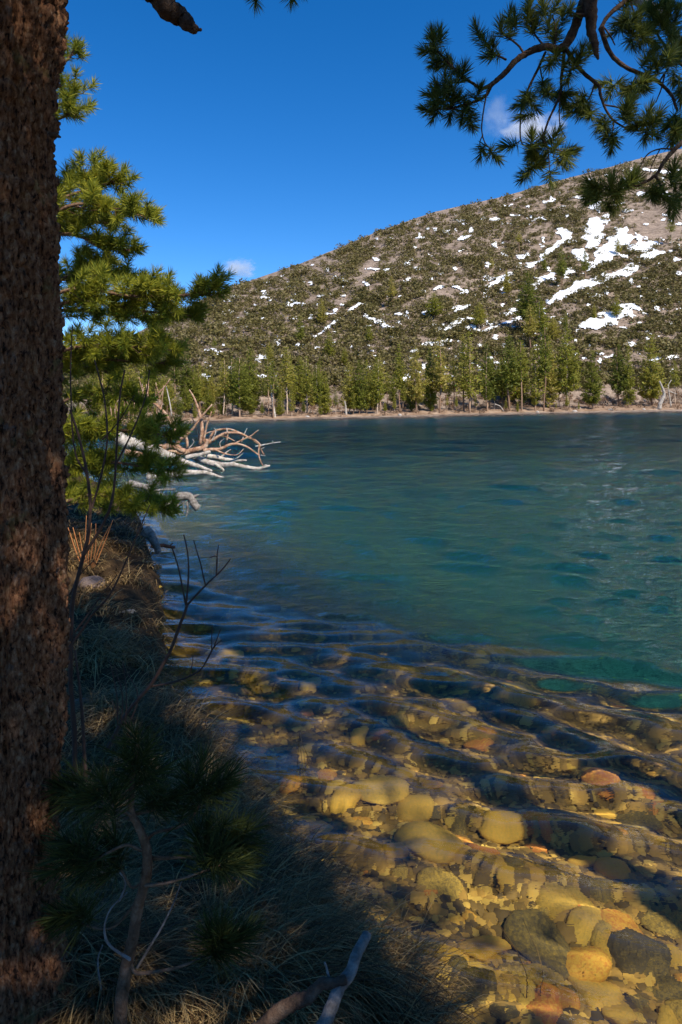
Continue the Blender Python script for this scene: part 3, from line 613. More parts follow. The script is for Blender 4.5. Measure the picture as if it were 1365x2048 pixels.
# beach strip of the far shore with its rocks and snag
mb = MB(); u = np.linspace(-300, 1700, 900); yb = np.interp(u, UB, YB); rows = []
for k, off in enumerate([-1.0, 1.5, 4.5, 7.5]):
    p = hill_uv(u, np.full(len(u), [0.0, 0.012, 0.03, 0.05][k])); p[:, 2] += [-0.3, 0.14, 0.2, 0.05][k] * 1.0 + (fbm(u / 9, np.full(len(u), k * 3.7), 14, 3) - 0.5) * [0.1, 0.3, 0.4, 0.2][k]; rows.append(p)
mb.add(np.array(rows), grid_faces(len(u), 4))
tag(mb.obj('beach', simple('shore_gravel', [(0.3, (0.13, 0.08, 0.048)), (0.5, (0.25, 0.16, 0.10)), (0.7, (0.38, 0.28, 0.20))], 0.9, 0.95, 0.5, 3)), kind='structure', label='narrow tan gravel beach of the far shore')
far_rocks = [(1150, 3, 9, 'grey boulder at the water edge below the wide yellowish pine'), (1158, 8, 14, 'largest pale boulder on the far shore near the wide pine'), (1075, 3, 8, 'low rock at the foot of the bare orange trunks'), (1222, 4, 11, 'tan rock pile boulder below the broad forked pine'), (1288, 4, 9, 'small rock beside the foot of the dark pyramid pine'),
             (800, 3, 10, 'flat grey rock on the middle of the far beach'), (615, 4, 9, 'dark rock on the far beach left of the pale clearing')]
rk = [rock_mesh('shore_rock', 500 + k, M['pale_rock'], 0.7, 8, 2) for k in range(3)]
for k, (u, off, wpx, lab) in enumerate(far_rocks):
    P, _ = hill_at([u], [np.interp(u, UB, YB) - off]); P = P[0]; s = wpx / FPX * P[1] / 2; o = tag(link('shore_rock', rk[k % 3], None, P), lab, 'rock', 'rocks on the far beach'); o.scale = (s * 1.2, s, s); o.rotation_euler[2] = k

# ------------------------------------------------------------------ dead wood given as picture polylines at a depth
def limb(mb, pts, d, w0, w1, n=8, rough=0.1, blunt=False, off=None, sag=0.0):
    """pts: picture points (px, py[, extra depth]); w0, w1 widths in pixels at the two ends."""
    P = np.array([W(p[0], p[1], d + (p[2] if len(p) > 2 else 0)) for p in pts]); P = smooth_path(P, 9)
    rad = np.linspace(w0, w1, len(P)) / 2 / FPX * P[:, 1]
    jit = rng.normal(0, 0.22, (len(P) // 5 + 2, 3)); P = P + np.stack([np.interp(np.arange(len(P)) / 5.0, np.arange(len(jit)), jit[:, k]) for k in range(3)], -1) * rad[:, None]
    tube(mb, P, rad, n, rough, off, blunt); return P
def log(name, label, pts, d, w0, w1, m, group=None, extra=(), cat='log', n=14):
    base = W(pts[0][0], pts[0][1], d + (pts[0][2] if len(pts[0]) > 2 else 0)); o = thing(name, label, cat, base, group)
    b = MB(); limb(b, pts, d, w0 * 1.12, w1 * 1.12, n, 0.07, True, base); b.obj('trunk', m, o)
    for e in extra:
        b = MB(); limb(b, e[0], d + e[3] if len(e) > 3 else d, e[1], e[2], 8, 0.1, True, base); b.obj('branch', e[4] if len(e) > 4 else m, o)
    return o
log('fallen_log', 'thickest silver grey fallen log sloping into the lake', [(235, 878), (270, 890), (335, 912), (379, 927), (425, 941)], 22.5, 27, 5, M['grey_wood'], 'dead logs in the lake')
log('fallen_log', 'pale smooth log lying half sunk in front of the thickest log', [(300, 952), (345, 949), (385, 945), (415, 948), (450, 957)], 20.5, 17, 4, M['grey_wood'], 'dead logs in the lake')
log('fallen_log', 'long thin white log reaching farthest into the lake', [(388, 915, .5), (438, 929, .2), (478, 931), (517, 937), (540, 931)], 23.0, 13, 3.5, M['grey_wood'], 'dead logs in the lake', [([(524, 935), (532, 930), (540, 933)], 3, 1.5), ([(430, 928), (444, 939), (449, 943)], 7, 4)])
log('fallen_log', 'short broken pale log resting across the brown trunk', [(372, 917), (398, 911), (421, 903)], 23.2, 9, 6, M['grey_wood'], 'dead logs in the lake')
log('fallen_log', 'bleached knotted log lying behind the long thin white log', [(412, 913), (447, 917), (470, 921), (494, 921)], 25.2, 10, 3, M['grey_wood'], 'dead logs in the lake', [([(440, 916), (452, 906), (462, 899)], 5, 2), ([(470, 920), (480, 912), (488, 905)], 3, 1.5), ([(455, 919), (470, 926), (463, 927)], 5, 3)])
brown = thing('fallen_tree', 'weathered brown fallen tree with many bare branches rising from the lake', 'tree', W(340, 905, 24.6))
b0 = W(340, 905, 24.6); b = MB(); limb(b, [(255, 905), (300, 908), (340, 908), (379, 902), (408, 893), (416, 880)], 24.6, 15, 9, 12, 0.1, True, b0); b.obj('trunk', M['brown_wood'], brown)
for pts, w0, w1, dd in [
    ([(339, 883), (349, 860), (339, 841), (328, 824), (313, 810), (298, 800), (294, 769)], 11, 3, .3), ([(280, 821), (302, 802), (328, 775), (341, 758)], 5, 2, .2), ([(344, 832), (341, 810), (333, 773)], 3.5, 1.5, .4), ([(352, 888), (372, 871), (390, 852), (400, 837), (424, 809)], 7, 3, -.2),
    ([(402, 888), (404, 852), (399, 826), (390, 799), (379, 780)], 9, 2.5, 0), ([(376, 899), (374, 875), (373, 858)], 6, 5, .5), ([(401, 886), (395, 858), (381, 830)], 5, 2, .3), ([(407, 884), (414, 852), (424, 823)], 5, 2.5, -.1),
    ([(403, 896), (421, 883), (447, 868), (473, 865), (500, 876), (519, 887), (523, 900), (529, 909)], 8, 2, .2), ([(408, 900), (438, 899), (465, 888), (491, 892), (520, 911)], 8, 3, -.3), ([(511, 893), (535, 888), (562, 884)], 3.5, 1.5, .1), ([(519, 890), (518, 912), (526, 931)], 4, 2.5, -.2),
    ([(470, 887), (500, 873), (518, 860)], 4, 2, 0), ([(484, 884), (489, 868), (495, 856)], 3, 1.5, .2), ([(410, 898), (428, 866), (456, 859), (489, 870), (519, 889)], 6, 2, .6), ([(430, 899), (452, 908), (474, 910), (488, 898)], 4, 1.5, -.4),
    ([(400, 890), (425, 877), (450, 873), (470, 882)], 5, 2, .7), ([(425, 882), (432, 863), (429, 856)], 3, 1.5, 0), ([(455, 866), (454, 855)], 2.5, 1.5, 0), ([(452, 888), (456, 872), (455, 858)], 4, 2, .5), ([(402, 884), (412, 868), (428, 862)], 4, 1.5, .4), ([(443, 899), (440, 886), (450, 876)], 3, 1.5, .3),
    ([(378, 897), (388, 885), (386, 878)], 2, 1, 0), ([(522, 898), (530, 895)], 2, 1, 0), ([(522, 910), (532, 912)], 2, 1, 0), ([(548, 886), (545, 881)], 1.6, 1, 0)]:
    b = MB(); limb(b, pts, 24.6 + dd, w0, w1, 8, 0.12, True, b0); b.obj('branch', M['brown_wood'] if w0 > 3.6 else M['grey_wood'], brown)
b = MB(); limb(b, [(318, 898), (340, 893), (362, 897), (372, 903)], 24.2, 16, 10, 12, 0.15, True, b0); b.obj('root_burl', M['brown_wood'], brown)
log('driftwood_stump', 'arched grey driftwood stump standing in the water near the bank', [(322, 1020, -.2), (340, 1008), (356, 996), (372, 991), (386, 997), (397, 1017)], 13.3, 18, 13, M['drift_near'], None,
    [([(357, 1003), (356, 1016), (360, 1032)], 5, 3), ([(374, 1003), (376, 1016), (373, 1034)], 5, 3), ([(384, 996), (394, 992), (398, 990)], 7, 4), ([(362, 1004), (368, 1008), (368, 1030)], 3, 2), ([(372, 992), (376, 984)], 3, 1.5)], 'stump')
log('driftwood', 'tangled pale driftwood by the pine tips at the water edge', [(258, 965), (285, 972), (310, 985), (330, 990)], 17.5, 13, 4, M['drift_near'], None, [([(285, 972), (320, 966), (350, 962)], 6, 2), ([(290, 985), (320, 981), (352, 978)], 6, 3), ([(275, 995), (300, 1000), (325, 1003)], 9, 5)])
log('driftwood', 'dark wet driftwood piece lying off the bank below the stump', [(300, 1092), (325, 1092), (350, 1095)], 10.3, 9, 5, M['twig'], None, [([(340, 1093), (347, 1086)], 3, 2)])
log('driftwood_stump', 'weathered grey root end leaning on the edge of the bank', [(290, 1058, .1), (305, 1075), (318, 1105, -.1)], 9.8, 22, 10, M['drift_near'], None, [], 'stump')
log('driftwood', 'curved pale driftwood branch lying on the shaded bank', [(188, 1232), (215, 1238), (240, 1229), (268, 1225)], 6.05, 11, 6, M['grey_wood'], None, [([(240, 1229), (262, 1220), (272, 1223)], 8, 3)])
# snag and fallen wood on the far shore
def shore_wood(name, label, pts, off, w0, w1, extra=(), m='grey_wood'):
    P, _ = hill_at([pts[0][0]], [np.interp(pts[0][0], UB, YB) - off]); return log(name, label, pts, P[0][1], w0, w1, M[m], None, extra, 'dead tree', 8)
shore_wood('snag', 'leaning white dead trunk on the far shore', [(1318, 818), (1324, 800), (1328, 785), (1319, 762)], 4, 8, 3, [([(1318, 818), (1310, 820)], 5, 2), ([(1327, 785), (1331, 800)], 2.5, 1)])
shore_wood('snag', 'forked white dead tree right of the leaning white trunk', [(1342, 815), (1340, 795), (1337, 772), (1343, 760)], 7, 3, 1.5, [([(1337, 774), (1332, 766)], 1.8, 1), ([(1340, 783), (1354, 788)], 2, 1)])
shore_wood('snag', 'pale arched dead stem in front of the middle pines', [(990, 808), (1000, 812), (1008, 822)], 5, 2, 1.5)
shore_wood('snag', 'short grey dead stem by the brown clearing', [(693, 832), (692, 815), (690, 802)], 5, 4, 2)
shore_wood('snag', 'whitish stripped dead trunk in the left shore forest', [(551, 838), (548, 820), (545, 795), (543, 770)], 4, 5, 3)

# ------------------------------------------------------------------ pines with needles
def pine_branch(tree, mb_n, pts, d, w0, w1, base, nt0, spread, lit=0, needle=0.1, start=0.3, m=None, nn=80, dz=0.45, wd=0.0034, up=0.35, L=0.09):
    b = MB(); P = np.array([W(p[0], p[1], d + (p[2] if len(p) > 2 else 0)) for p in pts]); P = smooth_path(P, 8)
    tube(b, P, np.linspace(w0, w1, len(P)) / 2 / FPX * d, 6, 0.08, base)
    T, A = [], []; ntuft = int(nt0 * 1.7)
    for k in range(ntuft):
        f = start + (1 - start) * (k + rng.random()) / ntuft; i = min(int(f * (len(P) - 1)), len(P) - 2); s = P[i]
        ax = unit(P[i + 1] - P[i]); side = unit(rng.normal(size=3) * np.array([0.8, 1.0, 0.6]) + np.array([0.35, 0, up]))
        l = spread * (0.25 + 0.9 * rng.random()) * (1.15 - 0.5 * f); e = s + (ax * 0.55 + side) * l * 0.8; e[1] += rng.normal(0, dz * 0.3)
        mid = (s + e) / 2 - np.array([0, 0, 0.12 * l]); c = smooth_path([s, mid, e], 3)
        tube(b, c, np.linspace(0.006, 0.0035, len(c)), 4, 0, base); T.append(e - base); A.append(unit(e - mid) + np.array([0, 0, 0.25]))
        if rng.random() < 0.75: T.append(mid - base + rng.normal(0, 0.02, 3)); A.append(unit(e - s) + rng.normal(0, 0.3, 3))
    T.append(P[-1] - base); A.append(unit(P[-1] - P[-3]))
    o = b.obj('branch', M['branch_bark'], tree)
    q = MB(); needles(q, T, A, nn, L, needle, wd); q.obj('needles', m or M['needle'], o, False)
    return o
# the pine on the bank behind the near trunk
D = 9.0; tb = np.array([-4.3, D, 0.5]); FS = D / 6.8
lp = thing('pine_tree', 'bushy yellow green pine on the bank behind the near trunk', 'tree', tb)
b = MB(); hh = np.linspace(-0.3, 11.5, 16); tube(b, np.stack([0.05 * np.sin(hh), 0.05 * np.cos(hh * 1.3), hh], -1), 0.2 * (1 - hh / 13) + 0.01, 12, 0.06); b.obj('trunk', M['bark'], lp)
for pts, nt_, sp, dd in [
    ([(35, 190), (90, 150), (135, 120), (148, 100)], 7, 0.22, 0), ([(35, 250), (100, 215), (140, 205), (148, 190)], 8, 0.2, .2), ([(30, 290), (90, 250), (125, 235), (145, 225)], 7, 0.18, -.2),
    ([(35, 440), (130, 395), (200, 372), (228, 362)], 20, 0.28, .2), ([(35, 430), (110, 380), (160, 350), (190, 345)], 18, 0.28, .6), ([(35, 470), (140, 412), (220, 415), (300, 437)], 26, 0.24, -.1), ([(35, 470), (150, 470), (205, 497), (262, 500)], 16, 0.2, .1), ([(35, 490), (110, 455), (170, 440), (230, 450)], 22, 0.24, .7),
    ([(35, 620), (150, 578), (260, 592), (350, 592), (432, 578)], 34, 0.26, -.2), ([(35, 640), (160, 600), (270, 620), (385, 632)], 32, 0.24, 0), ([(35, 600), (130, 555), (210, 550), (310, 575)], 28, 0.24, .4), ([(35, 600), (120, 560), (180, 535), (210, 540)], 16, 0.24, .8), ([(35, 660), (130, 620), (220, 630), (320, 640)], 24, 0.22, .9),
    ([(35, 740), (150, 695), (250, 692), (345, 700)], 28, 0.24, -.1), ([(35, 770), (150, 722), (260, 722), (335, 728)], 24, 0.22, .3), ([(35, 780), (120, 740), (180, 735), (230, 750)], 16, 0.24, .9),
    ([(35, 840), (150, 795), (225, 785), (275, 805)], 18, 0.22, .2), ([(35, 900), (160, 860), (270, 862), (335, 872)], 26, 0.22, -.2), ([(35, 930), (120, 880), (170, 860), (210, 870)], 22, 0.26, .6), ([(35, 980), (170, 925), (280, 932), (345, 942)], 24, 0.22, 0), ([(35, 990), (120, 940), (170, 930), (205, 945)], 20, 0.25, .7),
    ([(35, 1040), (180, 990), (270, 1008), (335, 1018)], 22, 0.2, -.1), ([(35, 1040), (110, 1000), (160, 990), (200, 1005)], 12, 0.22, .5)]:
    pine_branch(lp, None, pts, D + dd * FS, 9, 3, tb, nt_, sp * FS, needle=0.105 * FS, start=0.15, wd=0.0042, L=0.12)
for k in range(30):                                   # its upper crown, above the picture
    z = 8.0 + 3.4 * (k / 30); a = rng.random() * 6.28; l = 1.1 * (1 - k / 38); s = np.array([0, 0, z]); e = s + np.array([math.cos(a) * l, math.sin(a) * l, 0.2])
    b = MB(); c = smooth_path([s, (s + e) / 2 - [0, 0, .05], e], 4); tube(b, c, np.linspace(0.025, 0.006, len(c)), 5); T, A = [], []
    for f in np.linspace(0.3, 1, 12):
        p = s + (e - s) * f + rng.normal(0, 0.14, 3); T.append(p); A.append(e - s + rng.normal(0, 0.7, 3))
    o = b.obj('branch', M['branch_bark'], lp); q = MB(); needles(q, T, A, 40, 0.1, 0.1, 0.003); q.obj('needles', M['needle'], o, False)

# the big near trunk at the left edge
tc_ = np.array([-1.06, 1.95, 0.5])
nt_tree = thing('pine_tree', 'massive scaly barked trunk rising along the whole left edge', 'tree', tc_)
nz, na = 900, 360; zz = np.linspace(-0.4, 6.5, nz); zz = np.concatenate([np.linspace(-0.4, 3.4, 760), np.linspace(3.4, 9, 60)[1:]]); nz = len(zz)
edge_px = [(0, 135), (60, 130), (150, 118), (300, 110), (420, 118), (700, 128), (900, 131), (1100, 142), (1250, 140), (1400, 137), (1480, 135), (1600, 118), (1750, 116), (1850, 124), (1950, 136), (2048, 150)]
zc = np.array([W(e, y_, 1.95)[2] for y_, e in edge_px])[::-1]; xe = np.array([W(e, y_, 1.95)[0] for y_, e in edge_px])[::-1]
rad = np.interp(zz + 0.5, zc, xe - tc_[0]) ; rad = np.where(zz > 2.9, rad * np.interp(zz, [2.9, 9], [1, 0.35]), rad) + np.clip(0.12 - zz, 0, 1) ** 1.5 * 0.35
aa = np.arange(na) / na * 2 * math.pi; AA, ZZ = np.meshgrid(aa, zz)
def bark(A, z):
    x = np.cos(A) * 3.0 + np.sin(A * 2) * 0.6; y = np.sin(A) * 3.0
    wx = (fbm(A * 6, z * 7, 61, 3) - 0.5) * 1.2
    def cells(fa, fz, seed):
        ua = A / (2 * math.pi) * fa + wx * 0.5; uz = z * fz + (fbm(A * 4, z * 5, seed, 2) - 0.5) * 1.5
        ia, iz = np.floor(ua), np.floor(uz); d1 = np.full(A.shape, 9.0); d2 = np.full(A.shape, 9.0); hv_ = np.zeros(A.shape)
        for oa in (-1, 0, 1):
            for oz in (-1, 0, 1):
                ca, cz = ia + oa, iz + oz; cm = np.mod(ca, fa)
                dx = ca + _hash(cm, cz, seed) - ua; dy = cz + _hash(cm, cz, seed + 5) - uz; dd = np.hypot(dx, dy)
                hv_ = np.where(dd < d1, _hash(cm, cz, seed + 9), hv_); d2 = np.where(dd < d1, d1, np.minimum(d2, dd)); d1 = np.minimum(d1, dd)
        return np.clip((d2 - d1) * 2.2, 0, 1), hv_
    fu = fbm(np.cos(A) * 5 + 20 + wx * 0.3, np.sin(A) * 5 + 20 + z * 0.9, 83, 3); fu = np.clip(1 - np.abs(fu - 0.5) * 9, 0, 1) ** 1.5 * 0.018
    c1, h1 = cells(70, 15, 71); c2, h2 = cells(130, 44, 73)
    return -fu + c1 * (0.006 + 0.012 * h1) + c2 * (0.004 + 0.008 * h2) + (fbm(A * 30, z * 40, 75, 3) - 0.5) * 0.006
BR = rad[:, None] - 0.036 + bark(AA, ZZ) * np.where(ZZ > 3.5, 0.6, 1)
BX = np.cos(AA) * BR; BY = np.sin(AA) * BR
q = grid_faces(na, nz); wrap = np.stack([np.arange(nz - 1) * na + na - 1, np.arange(nz - 1) * na, np.arange(1, nz) * na, np.arange(1, nz) * na + na - 1], -1)
b = MB(); b.add(np.stack([BX, BY, ZZ], -1), np.concatenate([q, wrap])); b.obj('trunk', M['bark'], nt_tree)
b = MB(); limb(b, [(150, -210, .0), (215, -120, 0), (270, -50, .05), (320, 5, .1), (365, 45, .12), (396, 62, .12)], 1.95, 95, 16, 14, 0.16, True, tc_); b.obj('dead_branch', M['dead_limb'], nt_tree)
b = MB(); limb(b, [(388, 58, .12), (400, 61, .12), (402, 57, .12)], 1.95, 9, 4, 6, 0.3, True, tc_); b.obj('broken_tip', M['dead_limb'], nt_tree)
b = MB(); limb(b, [(104, 268), (116, 272), (122, 274)], 1.95, 14, 3, 6, 0.2, True, tc_); b.obj('branch_stub', M['dead_limb'], nt_tree)
tw = thing('pine_twig', 'drooping needle tips hanging into the top of the sky between the pines', 'branch', W(545, -60, 3.0)); tb2 = W(545, -60, 3.0)
for pts, tufts in [([(545, -60), (525, -25), (511, 2)], [(511, 8, -90), (505, -12, -80)]), ([(545, -60), (575, -30), (585, -8)], [(583, 3, -90), (595, -15, -60)])]:
    b = MB(); P = limb(b, pts, 3.0, 5, 3, 6, 0.1, False, tb2); o = b.obj('twig', M['branch_bark'], tw); q = MB()
    needles(q, [W(t[0], t[1] - 14, 3.0) - tb2 for t in tufts], [[math.cos(R_(t[2])), 0, math.sin(R_(t[2]))] for t in tufts], 80, 0.03, 0.062, 0.0014, (10, 75)); q.obj('needles', M['needle_near'], o, False)

# the overhanging pine at the right: trunk outside the picture, boughs reaching in
ob = np.array([1.75, -0.25, 0.55])
op = thing('pine_tree', 'overhanging pine with drooping boughs across the upper right sky', 'tree', ob)
b = MB(); hh = np.linspace(-0.4, 9, 18); tube(b, np.stack([0.06 * np.sin(hh), 0.06 * np.cos(hh * 1.1), hh], -1), 0.2 * (1 - hh / 10) + 0.012, 14, 0.08); b.obj('trunk', M['bark'], op)
DO = 3.0
M['bough_bark'] = simple('bough_bark', [(0.3, (0.045, 0.028, 0.018)), (0.5, (0.11, 0.065, 0.042)), (0.7, (0.22, 0.15, 0.10))], 40, 0.9, 0.8, 80, spec=0.2)
def bough(pts, w0, w1, dd=0.0, tufts=(), twigs=(), m='bough_bark', name='bough', nn=150):
    b = MB(); limb(b, pts, DO + dd, w0 * 0.78, w1 * 0.85, 8, 0.12, False, ob)
    T, A = [], []; tufts = list(tufts) + [(t[0] + rng.normal(0, 15), t[1] + rng.normal(0, 13)) + tuple(t[2:3]) for t in tufts if rng.random() < 0.5]
    for tp, a0, a1 in twigs: limb(b, tp, DO + dd, a0, a1, 5, 0.1, False, ob)
    for t in tufts:
        px_, py_ = t[0], t[1]; ang = R_(t[2]) if len(t) > 2 else rng.random() * 6.28; dp = t[3] if len(t) > 3 else rng.normal(0, 0.05)
        T.append(W(px_, py_, DO + dd + dp) - ob); A.append(np.array([math.cos(ang), rng.normal(-0.3, 0.5), math.sin(ang)]))
    o = b.obj(name, M[m], op)
    if T:
        q = MB(); needles(q, np.array(T) - unit(np.array(A)) * 0.025, A, nn, 0.055, 0.06, 0.0015, (12, 88)); q.obj('needles', M['needle_near'], o, False)
bough([(1215, -90), (1180, -30), (1160, 30), (1132, 92), (1090, 95), (1050, 108), (1012, 145), (982, 170), (962, 178)], 30, 8, 0,
      [(975, 88, 120), (985, 105, 100), (1003, 62, 95), (1020, 70, 80), (1030, 45, 90), (1055, 40, 90), (1068, 60, 70), (1098, 55, 90), (1108, 68, 80), (990, 112, 190), (1085, 20, 90), (1110, 15, 60), (1060, 20, 100), (1125, 40, 90), (1100, 125, 250)],
      [([(1050, 108), (1030, 85), (1005, 68)], 5, 3), ([(1090, 95), (1075, 75), (1058, 50)], 5, 3), ([(1012, 120), (995, 112), (980, 100)], 5, 3), ([(1110, 90), (1112, 60), (1105, 30)], 5, 3)])
bough([(962, 178), (935, 160), (905, 135), (885, 112), (872, 98)], 8, 5, 0, [(868, 85, 100), (862, 105, 170), (875, 110, 120), (880, 78, 90), (905, 140, 100), (925, 152, 80), (895, 128, 200), (870, 125, 230)])
bough([(985, 170), (972, 192), (945, 205), (915, 215), (885, 220)], 10, 4, .03,
      [(880, 180, 120), (872, 195, 160), (885, 205, 190), (862, 222, 180), (875, 225, 240), (900, 200, 100), (918, 198, 80), (935, 215, 270), (925, 230, 260), (943, 250, 280), (905, 225, 250), (955, 190, 60), (890, 170, 100), (940, 235, 250)])
bough([(975, 180), (968, 220), (964, 262), (970, 285), (985, 302)], 4, 2.5, -.02, [(966, 300, 250), (986, 308, 300)], [([(966, 270), (960, 285), (963, 298)], 2.5, 2)])
bough([(1092, 105), (1068, 155), (1052, 190), (1043, 215), (1042, 280), (1060, 296)], 7, 2.5, .05, [(1058, 195, 260), (1050, 205, 200), (1065, 210, 300), (1025, 292, 180), (1085, 170, 260), (1092, 185, 280)], [([(1080, 135), (1085, 160), (1095, 190), (1112, 208)], 3.5, 2), ([(1043, 280), (1032, 288)], 3, 2)])
bough([(1128, 100), (1124, 150), (1118, 195), (1100, 235), (1086, 270), (1064, 292)], 9, 3, .02,
      [(1075, 295, 240), (1085, 290, 90), (1110, 298, 60), (1138, 305, 10), (1130, 312, 300), (1064, 338, 230), (1080, 328, 60), (1072, 325, 120), (1101, 352, 270), (1128, 185, 330), (1130, 195, 280)],
      [([(1086, 270), (1092, 292), (1112, 300), (1132, 304)], 5, 2.5), ([(1086, 272), (1096, 300), (1100, 345)], 4, 2), ([(1070, 290), (1062, 310), (1064, 332)], 4, 2.5), ([(1096, 315), (1080, 328)], 3, 2), ([(1119, 200), (1120, 250), (1131, 275)], 3, 2)])
bough([(1130, 95), (1160, 140), (1190, 165), (1200, 178), (1206, 205), (1228, 240), (1262, 262)], 12, 4, .0,
      [(1168, 195, 240), (1160, 205, 200), (1180, 228, 250), (1172, 215, 200), (1225, 275, 260), (1215, 268, 230), (1205, 240, 240), (1250, 225, 80), (1255, 215, 60), (1262, 235, 90), (1300, 245, 30), (1295, 235, 80), (1305, 262, 300), (1285, 250, 200), (1310, 240, 60), (1292, 268, 260), (1150, 130, 60), (1160, 115, 80), (1140, 150, 250)],
      [([(1210, 210), (1235, 215), (1252, 225)], 4, 2.5), ([(1255, 258), (1280, 262), (1298, 255)], 5, 3), ([(1190, 168), (1180, 195), (1170, 205)], 4, 2.5), ([(1228, 240), (1226, 262)], 4, 2.5)])
bough([(1200, 55), (1228, 115), (1280, 146), (1318, 165), (1345, 195), (1356, 222)], 13, 6, .1,
      [(1225, 178, 240), (1240, 170, 300), (1215, 165, 200), (1250, 188, 270), (1270, 172, 300), (1285, 165, 340), (1295, 150, 60), (1262, 178, 250), (1350, 235, 260), (1340, 245, 230), (1358, 250, 280), (1352, 268, 270), (1345, 280, 250), (1325, 120, 80), (1335, 130, 40), (1310, 125, 120), (1340, 110, 60)],
      [([(1240, 175), (1270, 172), (1295, 158)], 4, 2), ([(1318, 165), (1335, 140), (1345, 122)], 4, 2.5), ([(1330, 150), (1322, 180), (1312, 205)], 4, 2)])
bough([(1200, 60), (1225, 25), (1250, 5), (1270, -30)], 9, 14, .15, [(1245, 48, 60), (1258, 60, 80), (1238, 60, 200), (1265, 42, 60), (1275, 75, 300), (1262, 85, 280), (1290, 60, 30), (1280, 50, 90), (1295, 80, 320)], [([(1262, 5), (1268, 25), (1275, 40)], 4, 2), ([(1205, 50), (1222, 75), (1230, 90)], 4, 2.5)])
bough([(1420, 260), (1365, 285), (1330, 322), (1312, 350), (1270, 372), (1210, 388)], 14, 4, -.1,
      [(1190, 372, 150), (1185, 385, 190), (1195, 395, 240), (1222, 380, 90), (1230, 390, 280), (1225, 370, 100), (1258, 365, 80), (1265, 372, 60), (1305, 385, 270), (1312, 378, 300), (1320, 390, 320), (1350, 362, 60), (1358, 375, 30), (1352, 395, 290), (1340, 405, 270), (1345, 350, 90), (1180, 395, 230)],
      [([(1345, 298), (1320, 298), (1295, 310), (1275, 345)], 4, 2), ([(1320, 300), (1305, 330), (1300, 350)], 2.5, 1.5), ([(1310, 352), (1330, 385), (1345, 400)], 6, 3), ([(1340, 320), (1335, 345), (1325, 365)], 3, 2)])
bough([(1395, 150), (1365, 130), (1330, 90), (1310, 60), (1300, 40)], 8, 4, .25, [(1335, 60, 90), (1345, 70, 40), (1325, 50, 120), (1350, 45, 80), (1355, 90, 30), (1340, 95, 300), (1310, 40, 90), (1300, 25, 110), (1348, 150, 270), (1358, 165, 300), (1360, 190, 280), (1335, 20, 90), (1320, 10, 60), (1355, 15, 40)])
bough([(1240, -60), (1275, 0), (1310, 22), (1340, 55), (1365, 88), (1400, 120)], 34, 14, .35, [(1350, 110, 270), (1362, 100, 300)], [([(1330, 20), (1345, -10), (1350, -40)], 16, 18)], 'grey_wood', 'grey_limb')
bough([(1178, -60), (1180, 0), (1184, 55), (1192, 100), (1196, 118)], 46, 6, -.05, [], [([(1182, 30), (1160, 28), (1140, 32)], 9, 4)], 'dead_limb', 'dead_stub')
for k in range(125):                                  # the rest of its crown, above and behind the picture
    z = 2.5 + 6.2 * (k / 125); a = rng.random() * 6.28; l = 2.0 * (1 - max(0, z - 5.0) / 5.5) * (0.7 + 0.45 * rng.random())
    if math.cos(a) > 0.1: l = min(l, 1.0)
    ex, ey = 1.75 + math.cos(a) * l, -0.25 + math.sin(a) * l
    if ey > 0 and ex < 0.75 * ey + 0.35 and z < 2.6 + 0.75 * ey: l = min(l, 0.5)
    s = np.array([0, 0, z]); e = s + np.array([math.cos(a) * l, math.sin(a) * l, 0.15 + 0.2 * rng.random()])
    b = MB(); c = smooth_path([s, (s + e) / 2 - [0, 0, .06], e], 4); tube(b, c, np.linspace(0.03, 0.007, len(c)), 5); T, A = [], []
    for f in np.linspace(0.25, 1, 16):
        p = s + (e - s) * f + rng.normal(0, 0.17, 3); T.append(p); A.append(e - s + rng.normal(0, 0.7, 3))
    o = b.obj('branch', M['branch_bark'], op); q = MB(); needles(q, T, A, 50, 0.12, 0.10, 0.0055); q.obj('needles', M['needle'], o, False)
def bank_pine(P, h, base, rad_, n, label):
    o = thing('pine_tree', label, 'tree', P); b = MB(); hh = np.linspace(-0.6, h, 16); tube(b, np.stack([0.08 * np.sin(hh), 0.08 * np.cos(hh), hh], -1), 0.2 * (1 - hh / (h + 1)) + 0.01, 12, 0.08); b.obj('trunk', M['bark'], o)
    for k in range(n):
        z = base + (h - base) * k / n; a = k * 2.4 + rng.normal(0, 0.3); l = rad_ * (1 - (k / n) ** 1.6 * 0.85) * (0.65 + 0.5 * rng.random()); s = np.array([0, 0, z]); e = s + np.array([math.cos(a) * l, math.sin(a) * l, 0.2])
        b = MB(); c = smooth_path([s, (s + e) / 2 - [0, 0, .08], e], 4); tube(b, c, np.linspace(0.035, 0.008, len(c)), 5); T, A = [], []
        for f in np.linspace(0.2, 1, 18): T.append(s + (e - s) * f + rng.normal(0, 0.2, 3)); A.append(e - s + rng.normal(0, 0.8, 3))
        br = b.obj('branch', M['branch_bark'], o); q = MB(); needles(q, T, A, 36, 0.15, 0.12, 0.0055); q.obj('needles', M['needle'], br, False)
bank_pine((4.75, 0.25, 0.3), 16, 6.4, 2.3, 95, 'tall pine on the bank whose crown shades the blue band of water')
bank_pine((6.9, 0.0, 0.4), 17, 6.8, 2.2, 80, 'taller pine on the bank beyond the one shading the water')
bank_pine((4.9, -1.6, 0.6), 16, 8.0, 1.9, 50, 'pine standing behind the tall bank pine')
bank_pine((0.55, -1.25, 0.8), 9.5, 2.6, 2.1, 75, 'pine behind the viewer shading the massive near trunk')

